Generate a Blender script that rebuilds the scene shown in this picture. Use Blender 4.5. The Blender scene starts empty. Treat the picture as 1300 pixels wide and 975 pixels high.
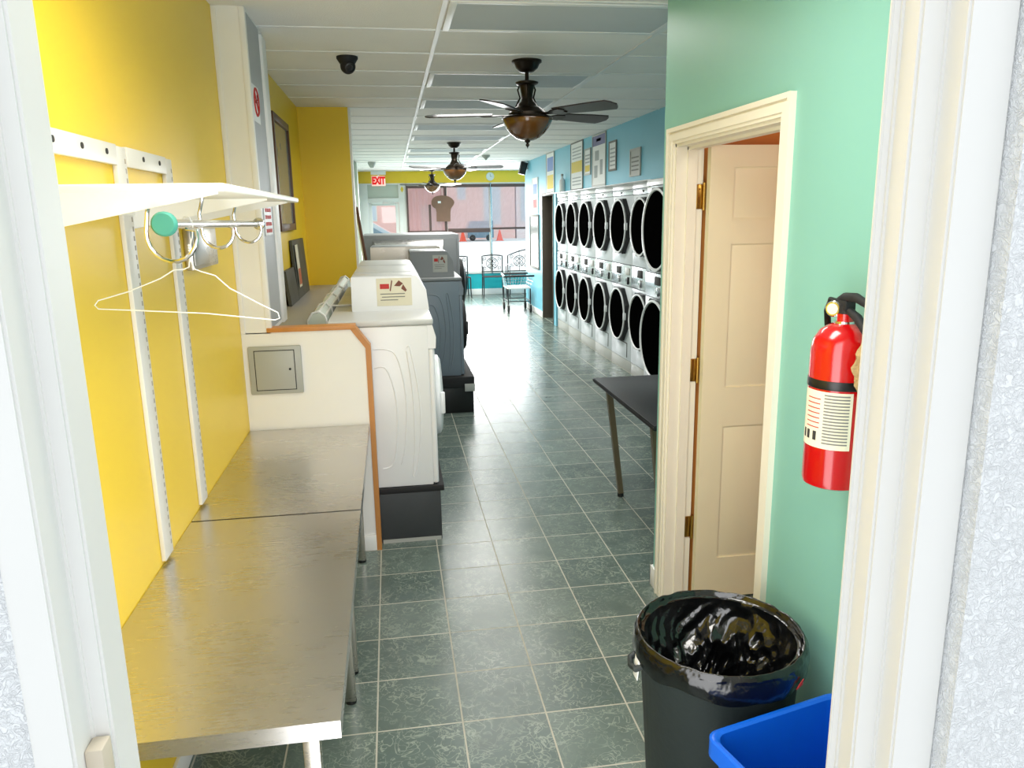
import bpy, bmesh, math, random
from mathutils import Vector, Matrix, Quaternion
random.seed(7)
PI = math.pi
sc = bpy.context.scene
COL = sc.collection

# ------------------------------------------------------------------ camera
FPX = 965.37
yaw, pit, roll = .1528, .2193, -.0164
Fv = Vector((math.sin(yaw)*math.cos(pit), math.cos(yaw)*math.cos(pit), -math.sin(pit)))
R0 = Vector((math.cos(yaw), -math.sin(yaw), 0)); U0 = R0.cross(Fv)
Rv = math.cos(roll)*R0 + math.sin(roll)*U0
Uv = -math.sin(roll)*R0 + math.cos(roll)*U0
cam = bpy.data.objects.new('camera', bpy.data.cameras.new('camera')); COL.objects.link(cam)
mw = Matrix(((Rv.x, Uv.x, -Fv.x, 0), (Rv.y, Uv.y, -Fv.y, 0), (Rv.z, Uv.z, -Fv.z, 1.76), (0, 0, 0, 1)))
cam.matrix_world = mw
cam.data.sensor_width = 36; cam.data.sensor_fit = 'HORIZONTAL'
cam.data.lens = FPX/1300*36
cam.data.clip_start = .02; cam.data.clip_end = 300
sc.camera = cam

# ------------------------------------------------------------------ materials
def lin(c):
    return tuple(((v/255)/12.92 if v/255 <= .04045 else ((v/255+.055)/1.055)**2.4) for v in c)
MATS = {}
def mat(name, c, rough=.5, metal=0, var=0, vscale=6, bump=0, bscale=60, spec=.5, coat=0, aniso=0, emit=0, alpha=1, stretch=None):
    if name in MATS: return MATS[name]
    m = bpy.data.materials.new(name); m.use_nodes = True
    nt = m.node_tree; b = nt.nodes['Principled BSDF']
    col = lin(c)+(1,)
    b.inputs['Base Color'].default_value = col
    b.inputs['Roughness'].default_value = rough
    b.inputs['Metallic'].default_value = metal
    b.inputs['Specular IOR Level'].default_value = spec
    b.inputs['Coat Weight'].default_value = coat
    b.inputs['Coat Roughness'].default_value = .08
    if emit:
        b.inputs['Emission Color'].default_value = col; b.inputs['Emission Strength'].default_value = emit
    tc = nt.nodes.new('ShaderNodeTexCoord'); mp = nt.nodes.new('ShaderNodeMapping')
    nt.links.new(tc.outputs['Object'], mp.inputs['Vector'])
    if stretch: mp.inputs['Scale'].default_value = stretch
    # every surface gets a slight procedural variation
    n = nt.nodes.new('ShaderNodeTexNoise'); n.inputs['Scale'].default_value = vscale; n.inputs['Detail'].default_value = 4
    nt.links.new(mp.outputs['Vector'], n.inputs['Vector'])
    mx = nt.nodes.new('ShaderNodeMix'); mx.data_type = 'RGBA'
    v = max(var, .03)
    mx.inputs[6].default_value = tuple(x*(1-v) for x in col[:3])+(1,)
    mx.inputs[7].default_value = tuple(min(1, x*(1+v)) for x in col[:3])+(1,)
    nt.links.new(n.outputs['Fac'], mx.inputs[0]); nt.links.new(mx.outputs[2], b.inputs['Base Color'])
    if bump:
        n2 = nt.nodes.new('ShaderNodeTexNoise'); n2.inputs['Scale'].default_value = bscale; n2.inputs['Detail'].default_value = 3
        nt.links.new(mp.outputs['Vector'], n2.inputs['Vector'])
        bp = nt.nodes.new('ShaderNodeBump'); bp.inputs['Strength'].default_value = bump; bp.inputs['Distance'].default_value = .01
        nt.links.new(n2.outputs['Fac'], bp.inputs['Height']); nt.links.new(bp.outputs['Normal'], b.inputs['Normal'])
    MATS[name] = m
    return m

def mnode(nt, op, a=None, b=None):
    n = nt.nodes.new('ShaderNodeMath'); n.operation = op
    for i, v in enumerate((a, b)):
        if v is None: continue
        if isinstance(v, (int, float)): n.inputs[i].default_value = v
        else: nt.links.new(v, n.inputs[i])
    return n.outputs[0]

def tile_floor():
    m = bpy.data.materials.new('green_slate_tile'); m.use_nodes = True; nt = m.node_tree; b = nt.nodes['Principled BSDF']
    tc = nt.nodes.new('ShaderNodeTexCoord'); mp = nt.nodes.new('ShaderNodeMapping')
    mp.inputs['Location'].default_value = (.131-.301*0, -2.382, 0)
    nt.links.new(tc.outputs['Object'], mp.inputs['Vector'])
    br = nt.nodes.new('ShaderNodeTexBrick'); br.offset = 0; br.squash = 1
    br.inputs['Scale'].default_value = 1; br.inputs['Brick Width'].default_value = .301; br.inputs['Row Height'].default_value = .301
    br.inputs['Mortar Size'].default_value = .0032; br.inputs['Mortar Smooth'].default_value = .1
    br.inputs['Color1'].default_value = lin((84, 99, 94))+(1,); br.inputs['Color2'].default_value = lin((102, 116, 109))+(1,)
    br.inputs['Mortar'].default_value = lin((174, 172, 158))+(1,)
    nt.links.new(mp.outputs['Vector'], br.inputs['Vector'])
    # mottling
    n = nt.nodes.new('ShaderNodeTexNoise'); n.inputs['Scale'].default_value = 9; n.inputs['Detail'].default_value = 6; n.inputs['Roughness'].default_value = .65
    nt.links.new(mp.outputs['Vector'], n.inputs['Vector'])
    mm = nt.nodes.new('ShaderNodeMapRange'); mm.inputs[1].default_value = .3; mm.inputs[2].default_value = .7; mm.inputs[3].default_value = .86; mm.inputs[4].default_value = 1.12
    nt.links.new(n.outputs['Fac'], mm.inputs[0])
    mul = nt.nodes.new('ShaderNodeVectorMath'); mul.operation = 'SCALE'
    nt.links.new(br.outputs['Color'], mul.inputs[0]); nt.links.new(mm.outputs[0], mul.inputs['Scale'])
    # veins: thin pale curving lines
    def vein(scale, w, seed):
        nn = nt.nodes.new('ShaderNodeTexNoise'); nn.inputs['Scale'].default_value = scale; nn.inputs['Detail'].default_value = 2.5; nn.inputs['Distortion'].default_value = 1.2
        m2 = nt.nodes.new('ShaderNodeMapping'); m2.inputs['Location'].default_value = (seed, seed*1.7, seed)
        nt.links.new(tc.outputs['Object'], m2.inputs['Vector']); nt.links.new(m2.outputs['Vector'], nn.inputs['Vector'])
        d = mnode(nt, 'ABSOLUTE', mnode(nt, 'SUBTRACT', nn.outputs['Fac'], .5))
        return mnode(nt, 'SUBTRACT', 1, mnode(nt, 'MINIMUM', mnode(nt, 'DIVIDE', d, w), 1))
    v = mnode(nt, 'MAXIMUM', vein(12, .022, 3.1), vein(19, .024, 8.7))
    mk = nt.nodes.new('ShaderNodeTexNoise'); mk.inputs['Scale'].default_value = 5; nt.links.new(mp.outputs['Vector'], mk.inputs['Vector'])
    mkr = nt.nodes.new('ShaderNodeMapRange'); mkr.inputs[1].default_value = .3; mkr.inputs[2].default_value = .6; mkr.inputs[4].default_value = .5
    nt.links.new(mk.outputs['Fac'], mkr.inputs[0])
    v = mnode(nt, 'MULTIPLY', v, mkr.outputs[0])
    v = mnode(nt, 'MULTIPLY', v, mnode(nt, 'SUBTRACT', 1, br.outputs['Fac']))
    mx = nt.nodes.new('ShaderNodeMix'); mx.data_type = 'RGBA'
    nt.links.new(v, mx.inputs[0]); nt.links.new(mul.outputs[0], mx.inputs[6]); mx.inputs[7].default_value = lin((176, 186, 172))+(1,)
    nt.links.new(mx.outputs[2], b.inputs['Base Color'])
    rr = nt.nodes.new('ShaderNodeMapRange'); rr.inputs[3].default_value = .17; rr.inputs[4].default_value = .75
    nt.links.new(br.outputs['Fac'], rr.inputs[0]); 
    rn = mnode(nt, 'ADD', rr.outputs[0], mnode(nt, 'MULTIPLY', n.outputs['Fac'], .14))
    nt.links.new(rn, b.inputs['Roughness'])
    h = mnode(nt, 'SUBTRACT', mnode(nt, 'MULTIPLY', n.outputs['Fac'], .35), br.outputs['Fac'])
    bp = nt.nodes.new('ShaderNodeBump'); bp.inputs['Strength'].default_value = .45; bp.inputs['Distance'].default_value = .004
    nt.links.new(h, bp.inputs['Height']); nt.links.new(bp.outputs['Normal'], b.inputs['Normal'])
    return m

def steel(name, c=(196, 190, 180), rough=.27, var=.12):
    m = bpy.data.materials.new(name); m.use_nodes = True; nt = m.node_tree; b = nt.nodes['Principled BSDF']
    b.inputs['Metallic'].default_value = 1
    tc = nt.nodes.new('ShaderNodeTexCoord')
    mp = nt.nodes.new('ShaderNodeMapping'); mp.inputs['Scale'].default_value = (5, 40, 40); mp.inputs['Rotation'].default_value = (0, 0, .35)
    nt.links.new(tc.outputs['Object'], mp.inputs['Vector'])
    n = nt.nodes.new('ShaderNodeTexNoise'); n.inputs['Scale'].default_value = 2.2; n.inputs['Detail'].default_value = 7; n.inputs['Roughness'].default_value = .7
    nt.links.new(mp.outputs['Vector'], n.inputs['Vector'])
    cl = nt.nodes.new('ShaderNodeTexNoise'); cl.inputs['Scale'].default_value = 3.5; cl.inputs['Detail'].default_value = 4
    nt.links.new(tc.outputs['Object'], cl.inputs['Vector'])
    f = mnode(nt, 'ADD', mnode(nt, 'MULTIPLY', n.outputs['Fac'], .5), mnode(nt, 'MULTIPLY', cl.outputs['Fac'], .5))
    mx = nt.nodes.new('ShaderNodeMix'); mx.data_type = 'RGBA'; nt.links.new(f, mx.inputs[0])
    l = lin(c); mx.inputs[6].default_value = tuple(x*(1-var) for x in l)+(1,); mx.inputs[7].default_value = tuple(min(1, x*(1+var)) for x in l)+(1,)
    nt.links.new(mx.outputs[2], b.inputs['Base Color'])
    rg = nt.nodes.new('ShaderNodeMapRange'); rg.inputs[1].default_value = .3; rg.inputs[2].default_value = .7; rg.inputs[3].default_value = rough-.03; rg.inputs[4].default_value = rough+.06
    nt.links.new(f, rg.inputs[0]); nt.links.new(rg.outputs[0], b.inputs['Roughness'])
    bp = nt.nodes.new('ShaderNodeBump'); bp.inputs['Strength'].default_value = .012; bp.inputs['Distance'].default_value = .001
    nt.links.new(n.outputs['Fac'], bp.inputs['Height']); nt.links.new(bp.outputs['Normal'], b.inputs['Normal'])
    MATS[name] = m
    return m

def see_through(name, c, clear, rough=.5):
    """thin sheer cloth or glass: part transparent, part diffuse/translucent"""
    m = bpy.data.materials.new(name); m.use_nodes = True; nt = m.node_tree
    out = nt.nodes['Material Output']; nt.nodes.remove(nt.nodes['Principled BSDF'])
    tr = nt.nodes.new('ShaderNodeBsdfTransparent'); df = nt.nodes.new('ShaderNodeBsdfDiffuse'); tl = nt.nodes.new('ShaderNodeBsdfTranslucent')
    a = nt.nodes.new('ShaderNodeMixShader'); b = nt.nodes.new('ShaderNodeMixShader')
    wv = nt.nodes.new('ShaderNodeTexNoise'); wv.inputs['Scale'].default_value = 8
    mr = nt.nodes.new('ShaderNodeMapRange'); mr.inputs[3].default_value = clear-.06; mr.inputs[4].default_value = clear+.06
    nt.links.new(wv.outputs['Fac'], mr.inputs[0])
    df.inputs['Color'].default_value = lin(c)+(1,); tl.inputs['Color'].default_value = lin(c)+(1,)
    tr.inputs['Color'].default_value = (1, .97, .97, 1)
    a.inputs[0].default_value = .6
    nt.links.new(df.outputs[0], a.inputs[1]); nt.links.new(tl.outputs[0], a.inputs[2])
    nt.links.new(mr.outputs[0], b.inputs[0]); nt.links.new(a.outputs[0], b.inputs[1]); nt.links.new(tr.outputs[0], b.inputs[2])
    nt.links.new(b.outputs[0], out.inputs['Surface'])
    return m
def glass(name):
    m = bpy.data.materials.new(name); m.use_nodes = True; nt = m.node_tree
    out = nt.nodes['Material Output']; nt.nodes.remove(nt.nodes['Principled BSDF'])
    tr = nt.nodes.new('ShaderNodeBsdfTransparent'); gl = nt.nodes.new('ShaderNodeBsdfGlossy'); gl.inputs['Roughness'].default_value = .02
    fr = nt.nodes.new('ShaderNodeFresnel'); fr.inputs['IOR'].default_value = 1.45
    mx = nt.nodes.new('ShaderNodeMixShader'); nt.links.new(fr.outputs[0], mx.inputs[0])
    nt.links.new(tr.outputs[0], mx.inputs[1]); nt.links.new(gl.outputs[0], mx.inputs[2]); nt.links.new(mx.outputs[0], out.inputs['Surface'])
    tr.inputs['Color'].default_value = (.96, .985, .98, 1)
    return m
def brick_facade(name, c1, c2, mortar):
    m = bpy.data.materials.new(name); m.use_nodes = True; nt = m.node_tree; b = nt.nodes['Principled BSDF']
    tc = nt.nodes.new('ShaderNodeTexCoord'); mp = nt.nodes.new('ShaderNodeMapping'); mp.inputs['Rotation'].default_value = (PI/2, 0, 0)
    nt.links.new(tc.outputs['Object'], mp.inputs['Vector'])
    br = nt.nodes.new('ShaderNodeTexBrick'); br.inputs['Scale'].default_value = 1; br.inputs['Brick Width'].default_value = .22; br.inputs['Row Height'].default_value = .075
    br.inputs['Mortar Size'].default_value = .008
    for k, c in (('Color1', c1), ('Color2', c2), ('Mortar', mortar)): br.inputs[k].default_value = lin(c)+(1,)
    nt.links.new(mp.outputs['Vector'], br.inputs['Vector']); nt.links.new(br.outputs['Color'], b.inputs['Base Color'])
    b.inputs['Roughness'].default_value = .9
    return m
def speckled_ceiling():
    m = mat('ceiling_tile', (240, 238, 233), rough=.9, var=.05, vscale=3, bump=.25, bscale=160)
    return m
def stucco():
    m = mat('white_stucco', (240, 242, 244), rough=.85, var=.05, vscale=20)
    nt = m.node_tree; b = nt.nodes['Principled BSDF']
    tc = nt.nodes.new('ShaderNodeTexCoord')
    n = nt.nodes.new('ShaderNodeTexNoise'); n.inputs['Scale'].default_value = 85; n.inputs['Detail'].default_value = 2; n.inputs['Distortion'].default_value = 1.6
    nt.links.new(tc.outputs['Object'], n.inputs['Vector'])
    d = mnode(nt, 'ABSOLUTE', mnode(nt, 'SUBTRACT', n.outputs['Fac'], .5))
    h = mnode(nt, 'MINIMUM', mnode(nt, 'MULTIPLY', d, 6), .8)
    bp = nt.nodes.new('ShaderNodeBump'); bp.inputs['Strength'].default_value = .65; bp.inputs['Distance'].default_value = .0045
    nt.links.new(h, bp.inputs['Height']); nt.links.new(bp.outputs['Normal'], b.inputs['Normal'])
    return m
def chipped_paint():
    m = mat('white_door_paint', (238, 237, 234), rough=.4, var=.02, vscale=4)
    nt = m.node_tree; b = nt.nodes['Principled BSDF']
    tc = nt.nodes.new('ShaderNodeTexCoord')
    n = nt.nodes.new('ShaderNodeTexNoise'); n.inputs['Scale'].default_value = 22; n.inputs['Detail'].default_value = 4; n.inputs['Distortion'].default_value = .4
    nt.links.new(tc.outputs['Object'], n.inputs['Vector'])
    mr = nt.nodes.new('ShaderNodeMapRange'); mr.inputs[1].default_value = .735; mr.inputs[2].default_value = .75
    nt.links.new(n.outputs['Fac'], mr.inputs[0])
    mx = nt.nodes.new('ShaderNodeMix'); mx.data_type = 'RGBA'
    old = b.inputs['Base Color'].links[0].from_socket
    nt.links.new(mr.outputs[0], mx.inputs[0]); nt.links.new(old, mx.inputs[6]); mx.inputs[7].default_value = lin((128, 128, 132))+(1,)
    nt.links.new(mx.outputs[2], b.inputs['Base Color'])
    return m

M_floor = tile_floor()
M_yel = mat('yellow_wall_paint', (243, 206, 46), rough=.38, var=.04, vscale=2)
M_teal = mat('teal_wall_paint', (132, 188, 174), rough=.42, var=.04, vscale=2)
M_blue = mat('blue_wall_paint', (112, 186, 208), rough=.45, var=.1, vscale=1.2)
M_turq = mat('turquoise_sill_paint', (30, 175, 185), rough=.45, var=.05)
M_ceil = speckled_ceiling()
M_grid = mat('white_ceiling_grid', (232, 233, 232), rough=.45)
M_white = mat('white_paint', (240, 239, 236), rough=.45, var=.03)
M_cream = mat('cream_trim_paint', (238, 232, 214), rough=.4, var=.03)
M_creamdoor = mat('cream_door_paint', (236, 228, 194), rough=.42, var=.03)
M_orange = mat('orange_wall_paint', (208, 132, 58), rough=.6, var=.05)
M_oak = mat('oak_edging', (196, 132, 66), rough=.45, var=.22, vscale=9, stretch=(1, 1, .15))
M_grey = mat('grey_panel_paint', (172, 174, 168), rough=.4)
M_greycol = mat('grey_column_paint', (176, 178, 180), rough=.5, var=.06)
M_steel = steel('brushed_steel', rough=.27)
M_steel2 = steel('table_steel', (208, 205, 202), rough=.27, var=.05)
M_chrome = mat('chrome', (215, 215, 218), rough=.12, metal=1)
M_wire = mat('white_wire', (225, 225, 220), rough=.35)
M_shelf = mat('white_shelf', (240, 239, 232), rough=.4)
M_std = mat('white_slotted_channel', (228, 226, 220), rough=.4)
M_slot = mat('dark_slot', (168, 160, 146), rough=.7)
M_black = mat('black_plastic', (16, 17, 18), rough=.35)
M_blackm = mat('black_matte', (22, 22, 24), rough=.7)
M_gbag = mat('black_bag_plastic', (9, 10, 11), rough=.17, spec=.7, bump=.55, bscale=16)
M_bin = mat('dark_grey_bin', (34, 42, 42), rough=.55, var=.15, bump=.1, bscale=40)
M_bluebin = mat('blue_recycling_plastic', (10, 92, 205), rough=.32, var=.1)
M_red = mat('red_enamel', (186, 8, 14), rough=.18, coat=.5)
M_redp = mat('red_print', (190, 45, 40), rough=.6)
M_tan = mat('tan_fibre', (176, 150, 104), rough=.95, var=.3, vscale=60, bump=.8, bscale=90)
M_paper = mat('cream_paper', (226, 220, 196), rough=.6, var=.05, vscale=30)
M_paperw = mat('white_paper', (232, 234, 232), rough=.6, var=.04, vscale=25)
M_print = mat('grey_print', (120, 120, 116), rough=.7)
M_printd = mat('dark_print', (50, 48, 46), rough=.7)
M_brownp = mat('brown_print', (120, 66, 50), rough=.6)
M_brass = mat('antique_brass', (176, 140, 70), rough=.3, metal=1)
M_gold = mat('polished_brass', (240, 200, 30), rough=.25, metal=.6)
M_bronze = mat('dark_bronze', (44, 36, 28), rough=.32, metal=.7)
M_blade = mat('dark_walnut_blade', (36, 28, 26), rough=.28, var=.2, vscale=10, stretch=(.3, 1, 1))
M_amber = mat('amber_glass_bowl', (98, 62, 22), rough=.18, var=.35, vscale=14, coat=.6)
M_wash = mat('white_enamel', (234, 235, 236), rough=.28)
M_washlid = mat('pale_grey_lid', (205, 207, 206), rough=.3)
M_gwash = mat('grey_enamel', (122, 134, 144), rough=.3)
M_gwash2 = mat('grey_console', (128, 132, 134), rough=.35)
M_plinth = mat('dark_plinth', (52, 56, 58), rough=.6, var=.25, vscale=8)
M_dry = mat('dryer_enamel', (206, 214, 218), rough=.3, var=.04)
M_drysteel = mat('dryer_steel', (190, 196, 200), rough=.25, metal=.75, var=.1)
M_glassblk = mat('dark_door_glass', (4, 4, 4), rough=.6, spec=0)
M_ring = mat('white_door_ring', (222, 226, 226), rough=.25)
M_brown = mat('brown_door_paint', (84, 76, 66), rough=.5, var=.15)
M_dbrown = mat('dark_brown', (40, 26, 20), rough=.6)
M_frame = mat('brown_picture_frame', (92, 58, 38), rough=.4, var=.2)
M_pic = mat('grey_picture_glass', (140, 148, 146), rough=.15, var=.15, vscale=4)
M_board = mat('dark_notice_board', (70, 72, 66), rough=.5, var=.5, vscale=9)
M_ledge = mat('grey_laminate', (150, 148, 140), rough=.4, var=.06)
M_lens = mat('grey_light_lens', (198, 204, 208), rough=.85, spec=.05)
M_panel = mat('pale_green_panel', (196, 204, 192), rough=.6)
M_alu = mat('white_window_frame', (226, 228, 224), rough=.4)
M_iron = mat('wrought_iron', (40, 38, 40), rough=.5)
M_glass = glass('window_glass')
M_sheer = see_through('sheer_shade_cloth', (226, 204, 210), .55)
M_curt = see_through('pink_curtain_cloth', (222, 178, 180), .22)
M_val = mat('brown_valance', (92, 72, 68), rough=.7)
M_sign = mat('brown_sign_board', (128, 96, 78), rough=.7, var=.15)
M_stucco = stucco()
M_jamb = chipped_paint()
M_woodblk = mat('pale_wood_block', (214, 202, 182), rough=.7, var=.1)
M_asph = mat('pale_pavement', (226, 230, 232), rough=.9, var=.05)
M_conc = mat('pale_concrete', (190, 190, 186), rough=.9, var=.06)
M_brick = brick_facade('pink_brick', (244, 198, 190), (240, 186, 178), (246, 222, 216))
M_brick2 = brick_facade('pale_brick', (242, 224, 224), (236, 214, 214), (246, 236, 236))
M_car = mat('silver_car_paint', (190, 206, 220), rough=.25, metal=.2, coat=.6)
M_carglass = mat('car_glass', (110, 140, 160), rough=.1)
M_pane = mat('pale_window_pane', (196, 212, 224), rough=.3)
M_cone = mat('traffic_orange', (240, 96, 70), rough=.5)
M_purple = mat('purple_header', (110, 110, 150), rough=.6)
M_tableblk = mat('black_table_laminate', (24, 26, 28), rough=.42, var=.2, spec=.25)
M_olive = mat('worn_steel_leg', (116, 104, 82), rough=.4, metal=.5)
M_tealcap = mat('teal_rubber_cap', (70, 150, 132), rough=.7)
M_exit = mat('exit_face', (255, 205, 195), rough=.4, emit=.5)
M_exitl = mat('exit_letters', (220, 12, 10), rough=.5, emit=.35)
M_greenish = mat('mint_print', (120, 190, 150), rough=.6)
M_yelp = mat('yellow_print', (222, 196, 60), rough=.6)
M_bluep = mat('blue_print', (110, 140, 200), rough=.6)

# ------------------------------------------------------------------ mesh builder
class MB:
    def __init__(s): s.bm = bmesh.new()
    def box(s, x0, y0, z0, x1, y1, z1, bev=0, seg=2):
        r = bmesh.ops.create_cube(s.bm, size=1)
        vs = r['verts']
        for v in vs:
            v.co = Vector((x0 if v.co.x < 0 else x1, y0 if v.co.y < 0 else y1, z0 if v.co.z < 0 else z1))
        if bev:
            es = list({e for v in vs for e in v.link_edges})
            bmesh.ops.bevel(s.bm, geom=es, offset=bev, segments=seg, affect='EDGES', profile=.5)
        return s
    def cyl(s, p0, p1, r0, r1=None, seg=20, caps=True):
        p0, p1 = Vector(p0), Vector(p1); r1 = r0 if r1 is None else r1
        d = p1-p0; q = Vector((0, 0, 1)).rotation_difference(d.normalized())
        mtx = Matrix.Translation((p0+p1)/2) @ q.to_matrix().to_4x4()
        bmesh.ops.create_cone(s.bm, cap_ends=caps, segments=seg, radius1=r0, radius2=r1, depth=d.length, matrix=mtx)
        return s
    def sphere(s, c, r, sx=1, sy=1, sz=1, seg=20, rings=12):
        mtx = Matrix.Translation(c) @ Matrix.Diagonal((sx, sy, sz, 1))
        bmesh.ops.create_uvsphere(s.bm, u_segments=seg, v_segments=rings, radius=r, matrix=mtx); return s
    def tube(s, pts, r, seg=8, closed=False):
        pts = [Vector(p) for p in pts]; n = len(pts); rings = []; up = None
        for i, p in enumerate(pts):
            a = pts[i-1] if (i > 0 or closed) else p; b = pts[(i+1) % n] if (i < n-1 or closed) else p
            t = (b-a).normalized()
            if up is None:
                up = t.orthogonal().normalized()
            else:
                up = (up - t*up.dot(t))
                up = up.normalized() if up.length > 1e-6 else t.orthogonal().normalized()
            w = t.cross(up)
            rr = r[i] if isinstance(r, (list, tuple)) else r
            rings.append([s.bm.verts.new(p+rr*(math.cos(2*PI*k/seg)*up+math.sin(2*PI*k/seg)*w)) for k in range(seg)])
        m = n if closed else n-1
        for i in range(m):
            A, B = rings[i], rings[(i+1) % n]
            for k in range(seg):
                s.bm.faces.new((A[k], A[(k+1) % seg], B[(k+1) % seg], B[k]))
        if not closed:
            s.bm.faces.new(rings[0][::-1]); s.bm.faces.new(rings[-1])
        return s
    def lathe(s, prof, c=(0, 0, 0), axis='Z', seg=32, closed=False):
        """prof: (r, h) list; axis direction Z or -X or X or Y"""
        c = Vector(c)
        def pt(r, h, a):
            x, y = r*math.cos(a), r*math.sin(a)
            if axis == 'Z': return c+Vector((x, y, h))
            if axis == 'X': return c+Vector((h, x, y))
            if axis == 'Y': return c+Vector((x, h, y))
        rings = []
        for r, h in prof:
            if r < 1e-6: rings.append([s.bm.verts.new(pt(0, h, 0))])
            else: rings.append([s.bm.verts.new(pt(r, h, 2*PI*k/seg)) for k in range(seg)])
        for i in range(len(rings)-1):
            A, B = rings[i], rings[i+1]
            for k in range(seg):
                k2 = (k+1) % seg
                if len(A) == 1 and len(B) == 1: continue
                if len(A) == 1: s.bm.faces.new((A[0], B[k2], B[k]))
                elif len(B) == 1: s.bm.faces.new((A[k], A[k2], B[0]))
                else: s.bm.faces.new((A[k], A[k2], B[k2], B[k]))
        return s
    def prism(s, poly, plane, a, b):
        """poly of 2-D points; plane 'XZ' (extrude in y a..b), 'XY' (z), 'YZ' (x)"""
        def pt(u, v, w):
            return {'XZ': (u, w, v), 'XY': (u, v, w), 'YZ': (w, u, v)}[plane]
        A = [s.bm.verts.new(pt(u, v, a)) for u, v in poly]; B = [s.bm.verts.new(pt(u, v, b)) for u, v in poly]
        n = len(poly)
        s.bm.faces.new(A[::-1]); s.bm.faces.new(B)
        for i in range(n):
            s.bm.faces.new((A[i], A[(i+1) % n], B[(i+1) % n], B[i]))
        return s
    def hexa(s, b4, t4):
        """box from 4 bottom and 4 top corners"""
        A = [s.bm.verts.new(p) for p in b4]; B = [s.bm.verts.new(p) for p in t4]
        s.bm.faces.new(A[::-1]); s.bm.faces.new(B)
        for i in range(4): s.bm.faces.new((A[i], A[(i+1) % 4], B[(i+1) % 4], B[i]))
        return s
    def grid(s, f, nu, nv, cu=False):
        V = [[s.bm.verts.new(f(i/nu, j/nv)) for j in range(nv+1)] for i in range(nu if cu else nu+1)]
        for i in range(nu):
            for j in range(nv):
                i2 = (i+1) % nu if cu else i+1
                s.bm.faces.new((V[i][j], V[i2][j], V[i2][j+1], V[i][j+1]))
        return s
    def build(s, name, m, parent=None, local=False, ang=38):
        bm = s.bm
        bmesh.ops.recalc_face_normals(bm, faces=bm.faces)
        for e in bm.edges:
            if len(e.link_faces) == 2: e.smooth = e.calc_face_angle(0) < math.radians(ang)
        for f in bm.faces: f.smooth = True
        me = bpy.data.meshes.new(name)
        if parent is not None and not local:
            p = parent
            while p.parent: p = p.parent
            mi = (Matrix.Translation(p.location) @ Matrix.Rotation(p.rotation_euler.z, 4, 'Z')).inverted()
            bm.transform(mi)
        bm.to_mesh(me); bm.free()
        me.materials.append(m)
        o = bpy.data.objects.new(name, me); COL.objects.link(o)
        if parent is not None: o.parent = parent
        return o
def B(*a, **k): return MB().box(*a, **k)
def tag(o, label=None, cat=None, group=None, kind=None):
    if label: o['label'] = label
    if cat: o['category'] = cat
    if group: o['group'] = group
    if kind: o['kind'] = kind
    return o
def thing(name, label, cat, loc=(0, 0, 0), group=None, rz=0):
    o = bpy.data.objects.new(name, None); COL.objects.link(o); o.location = loc; o.rotation_euler.z = rz
    o.empty_display_size = .1
    return tag(o, label, cat, group)
def struct(o): o['kind'] = 'structure'; return o
def dup(root, loc, label, group=None, rz=None):
    def cp(o, par):
        c = o.copy(); COL.objects.link(c)
        if par is not None: c.parent = par
        for ch in list(o.children): cp(ch, c)
        return c
    r = cp(root, None); r.location = loc
    if rz is not None: r.rotation_euler.z = rz
    r['label'] = label
    if group: r['group'] = group
    return r
def text_mesh(mb, txt, size, origin, xdir, ydir, depth=.003, fat=0):
    cu = bpy.data.curves.new('t', 'FONT'); cu.body = txt; cu.size = size; cu.extrude = depth/2; cu.offset = fat; cu.align_x = 'CENTER'; cu.align_y = 'CENTER'
    o = bpy.data.objects.new('t', cu); COL.objects.link(o)
    dg = bpy.context.evaluated_depsgraph_get(); dg.update()
    me = bpy.data.meshes.new_from_object(o.evaluated_get(dg))
    X = Vector(xdir); Y = Vector(ydir); Z = X.cross(Y).normalized()
    mtx = Matrix.Translation(origin) @ Matrix((X, Y, Z)).transposed().to_4x4()
    me.transform(mtx); mb.bm.from_mesh(me)
    bpy.data.objects.remove(o); bpy.data.curves.remove(cu); bpy.data.meshes.remove(me)
    return mb

CZ = 2.708            # ceiling height
XL, XR, XB = -.755, 1.174, 2.56
YW = 17.2             # shop front

# ------------------------------------------------------------------ ROOM SHELL
struct(B(-.95, .836, -.12, 4.3, 17.4, 0).build('floor', M_floor))
struct(B(-.95, .836, CZ, 4.3, 17.4, CZ+.1).build('ceiling', M_ceil))
struct(B(-1.8, .85, CZ+.4, 6, 17.4, 8.5).build('sun_block_overhead', M_conc if False else mat('sun_block_grey', (200, 196, 190))))  # unseen block added overhead so the sun leaves the rear yard shaded
g = MB()
TX = (-.889, .298, 1.4846, 2.671)
CY0, CP = 4.276, .5933
for x in TX[1:]: g.box(x-.012, .95, CZ-.006, x+.012, YW, CZ+.001)
for k in range(-5, 22):
    y = CY0+CP*k; g.box(-.755, y-.011, CZ-.005, 3.9, y+.011, CZ+.001)
struct(g.build('trim_ceiling_grid', M_grid))
struct(B(-.95, .95, 0, XL, 17.4, CZ).build('wall_left', M_yel))
# stub wall with white corner bead, left wall beyond it
struct(B(XL, 7.22, 0, -.318, 7.36, CZ).build('wall_left_stub', M_yel))
struct(B(-.318, 7.222, 1.0, -.300, 7.362, CZ-.002).build('trim_corner_bead', M_white))
struct(B(XL+.001, 7.36, 0, -.64, YW, CZ-.001).build('wall_left_far', M_panel))
struct(B(-.64, 13.9, 0, -.515, 14.3, CZ-.02).build('pillar', M_panel))
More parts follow.
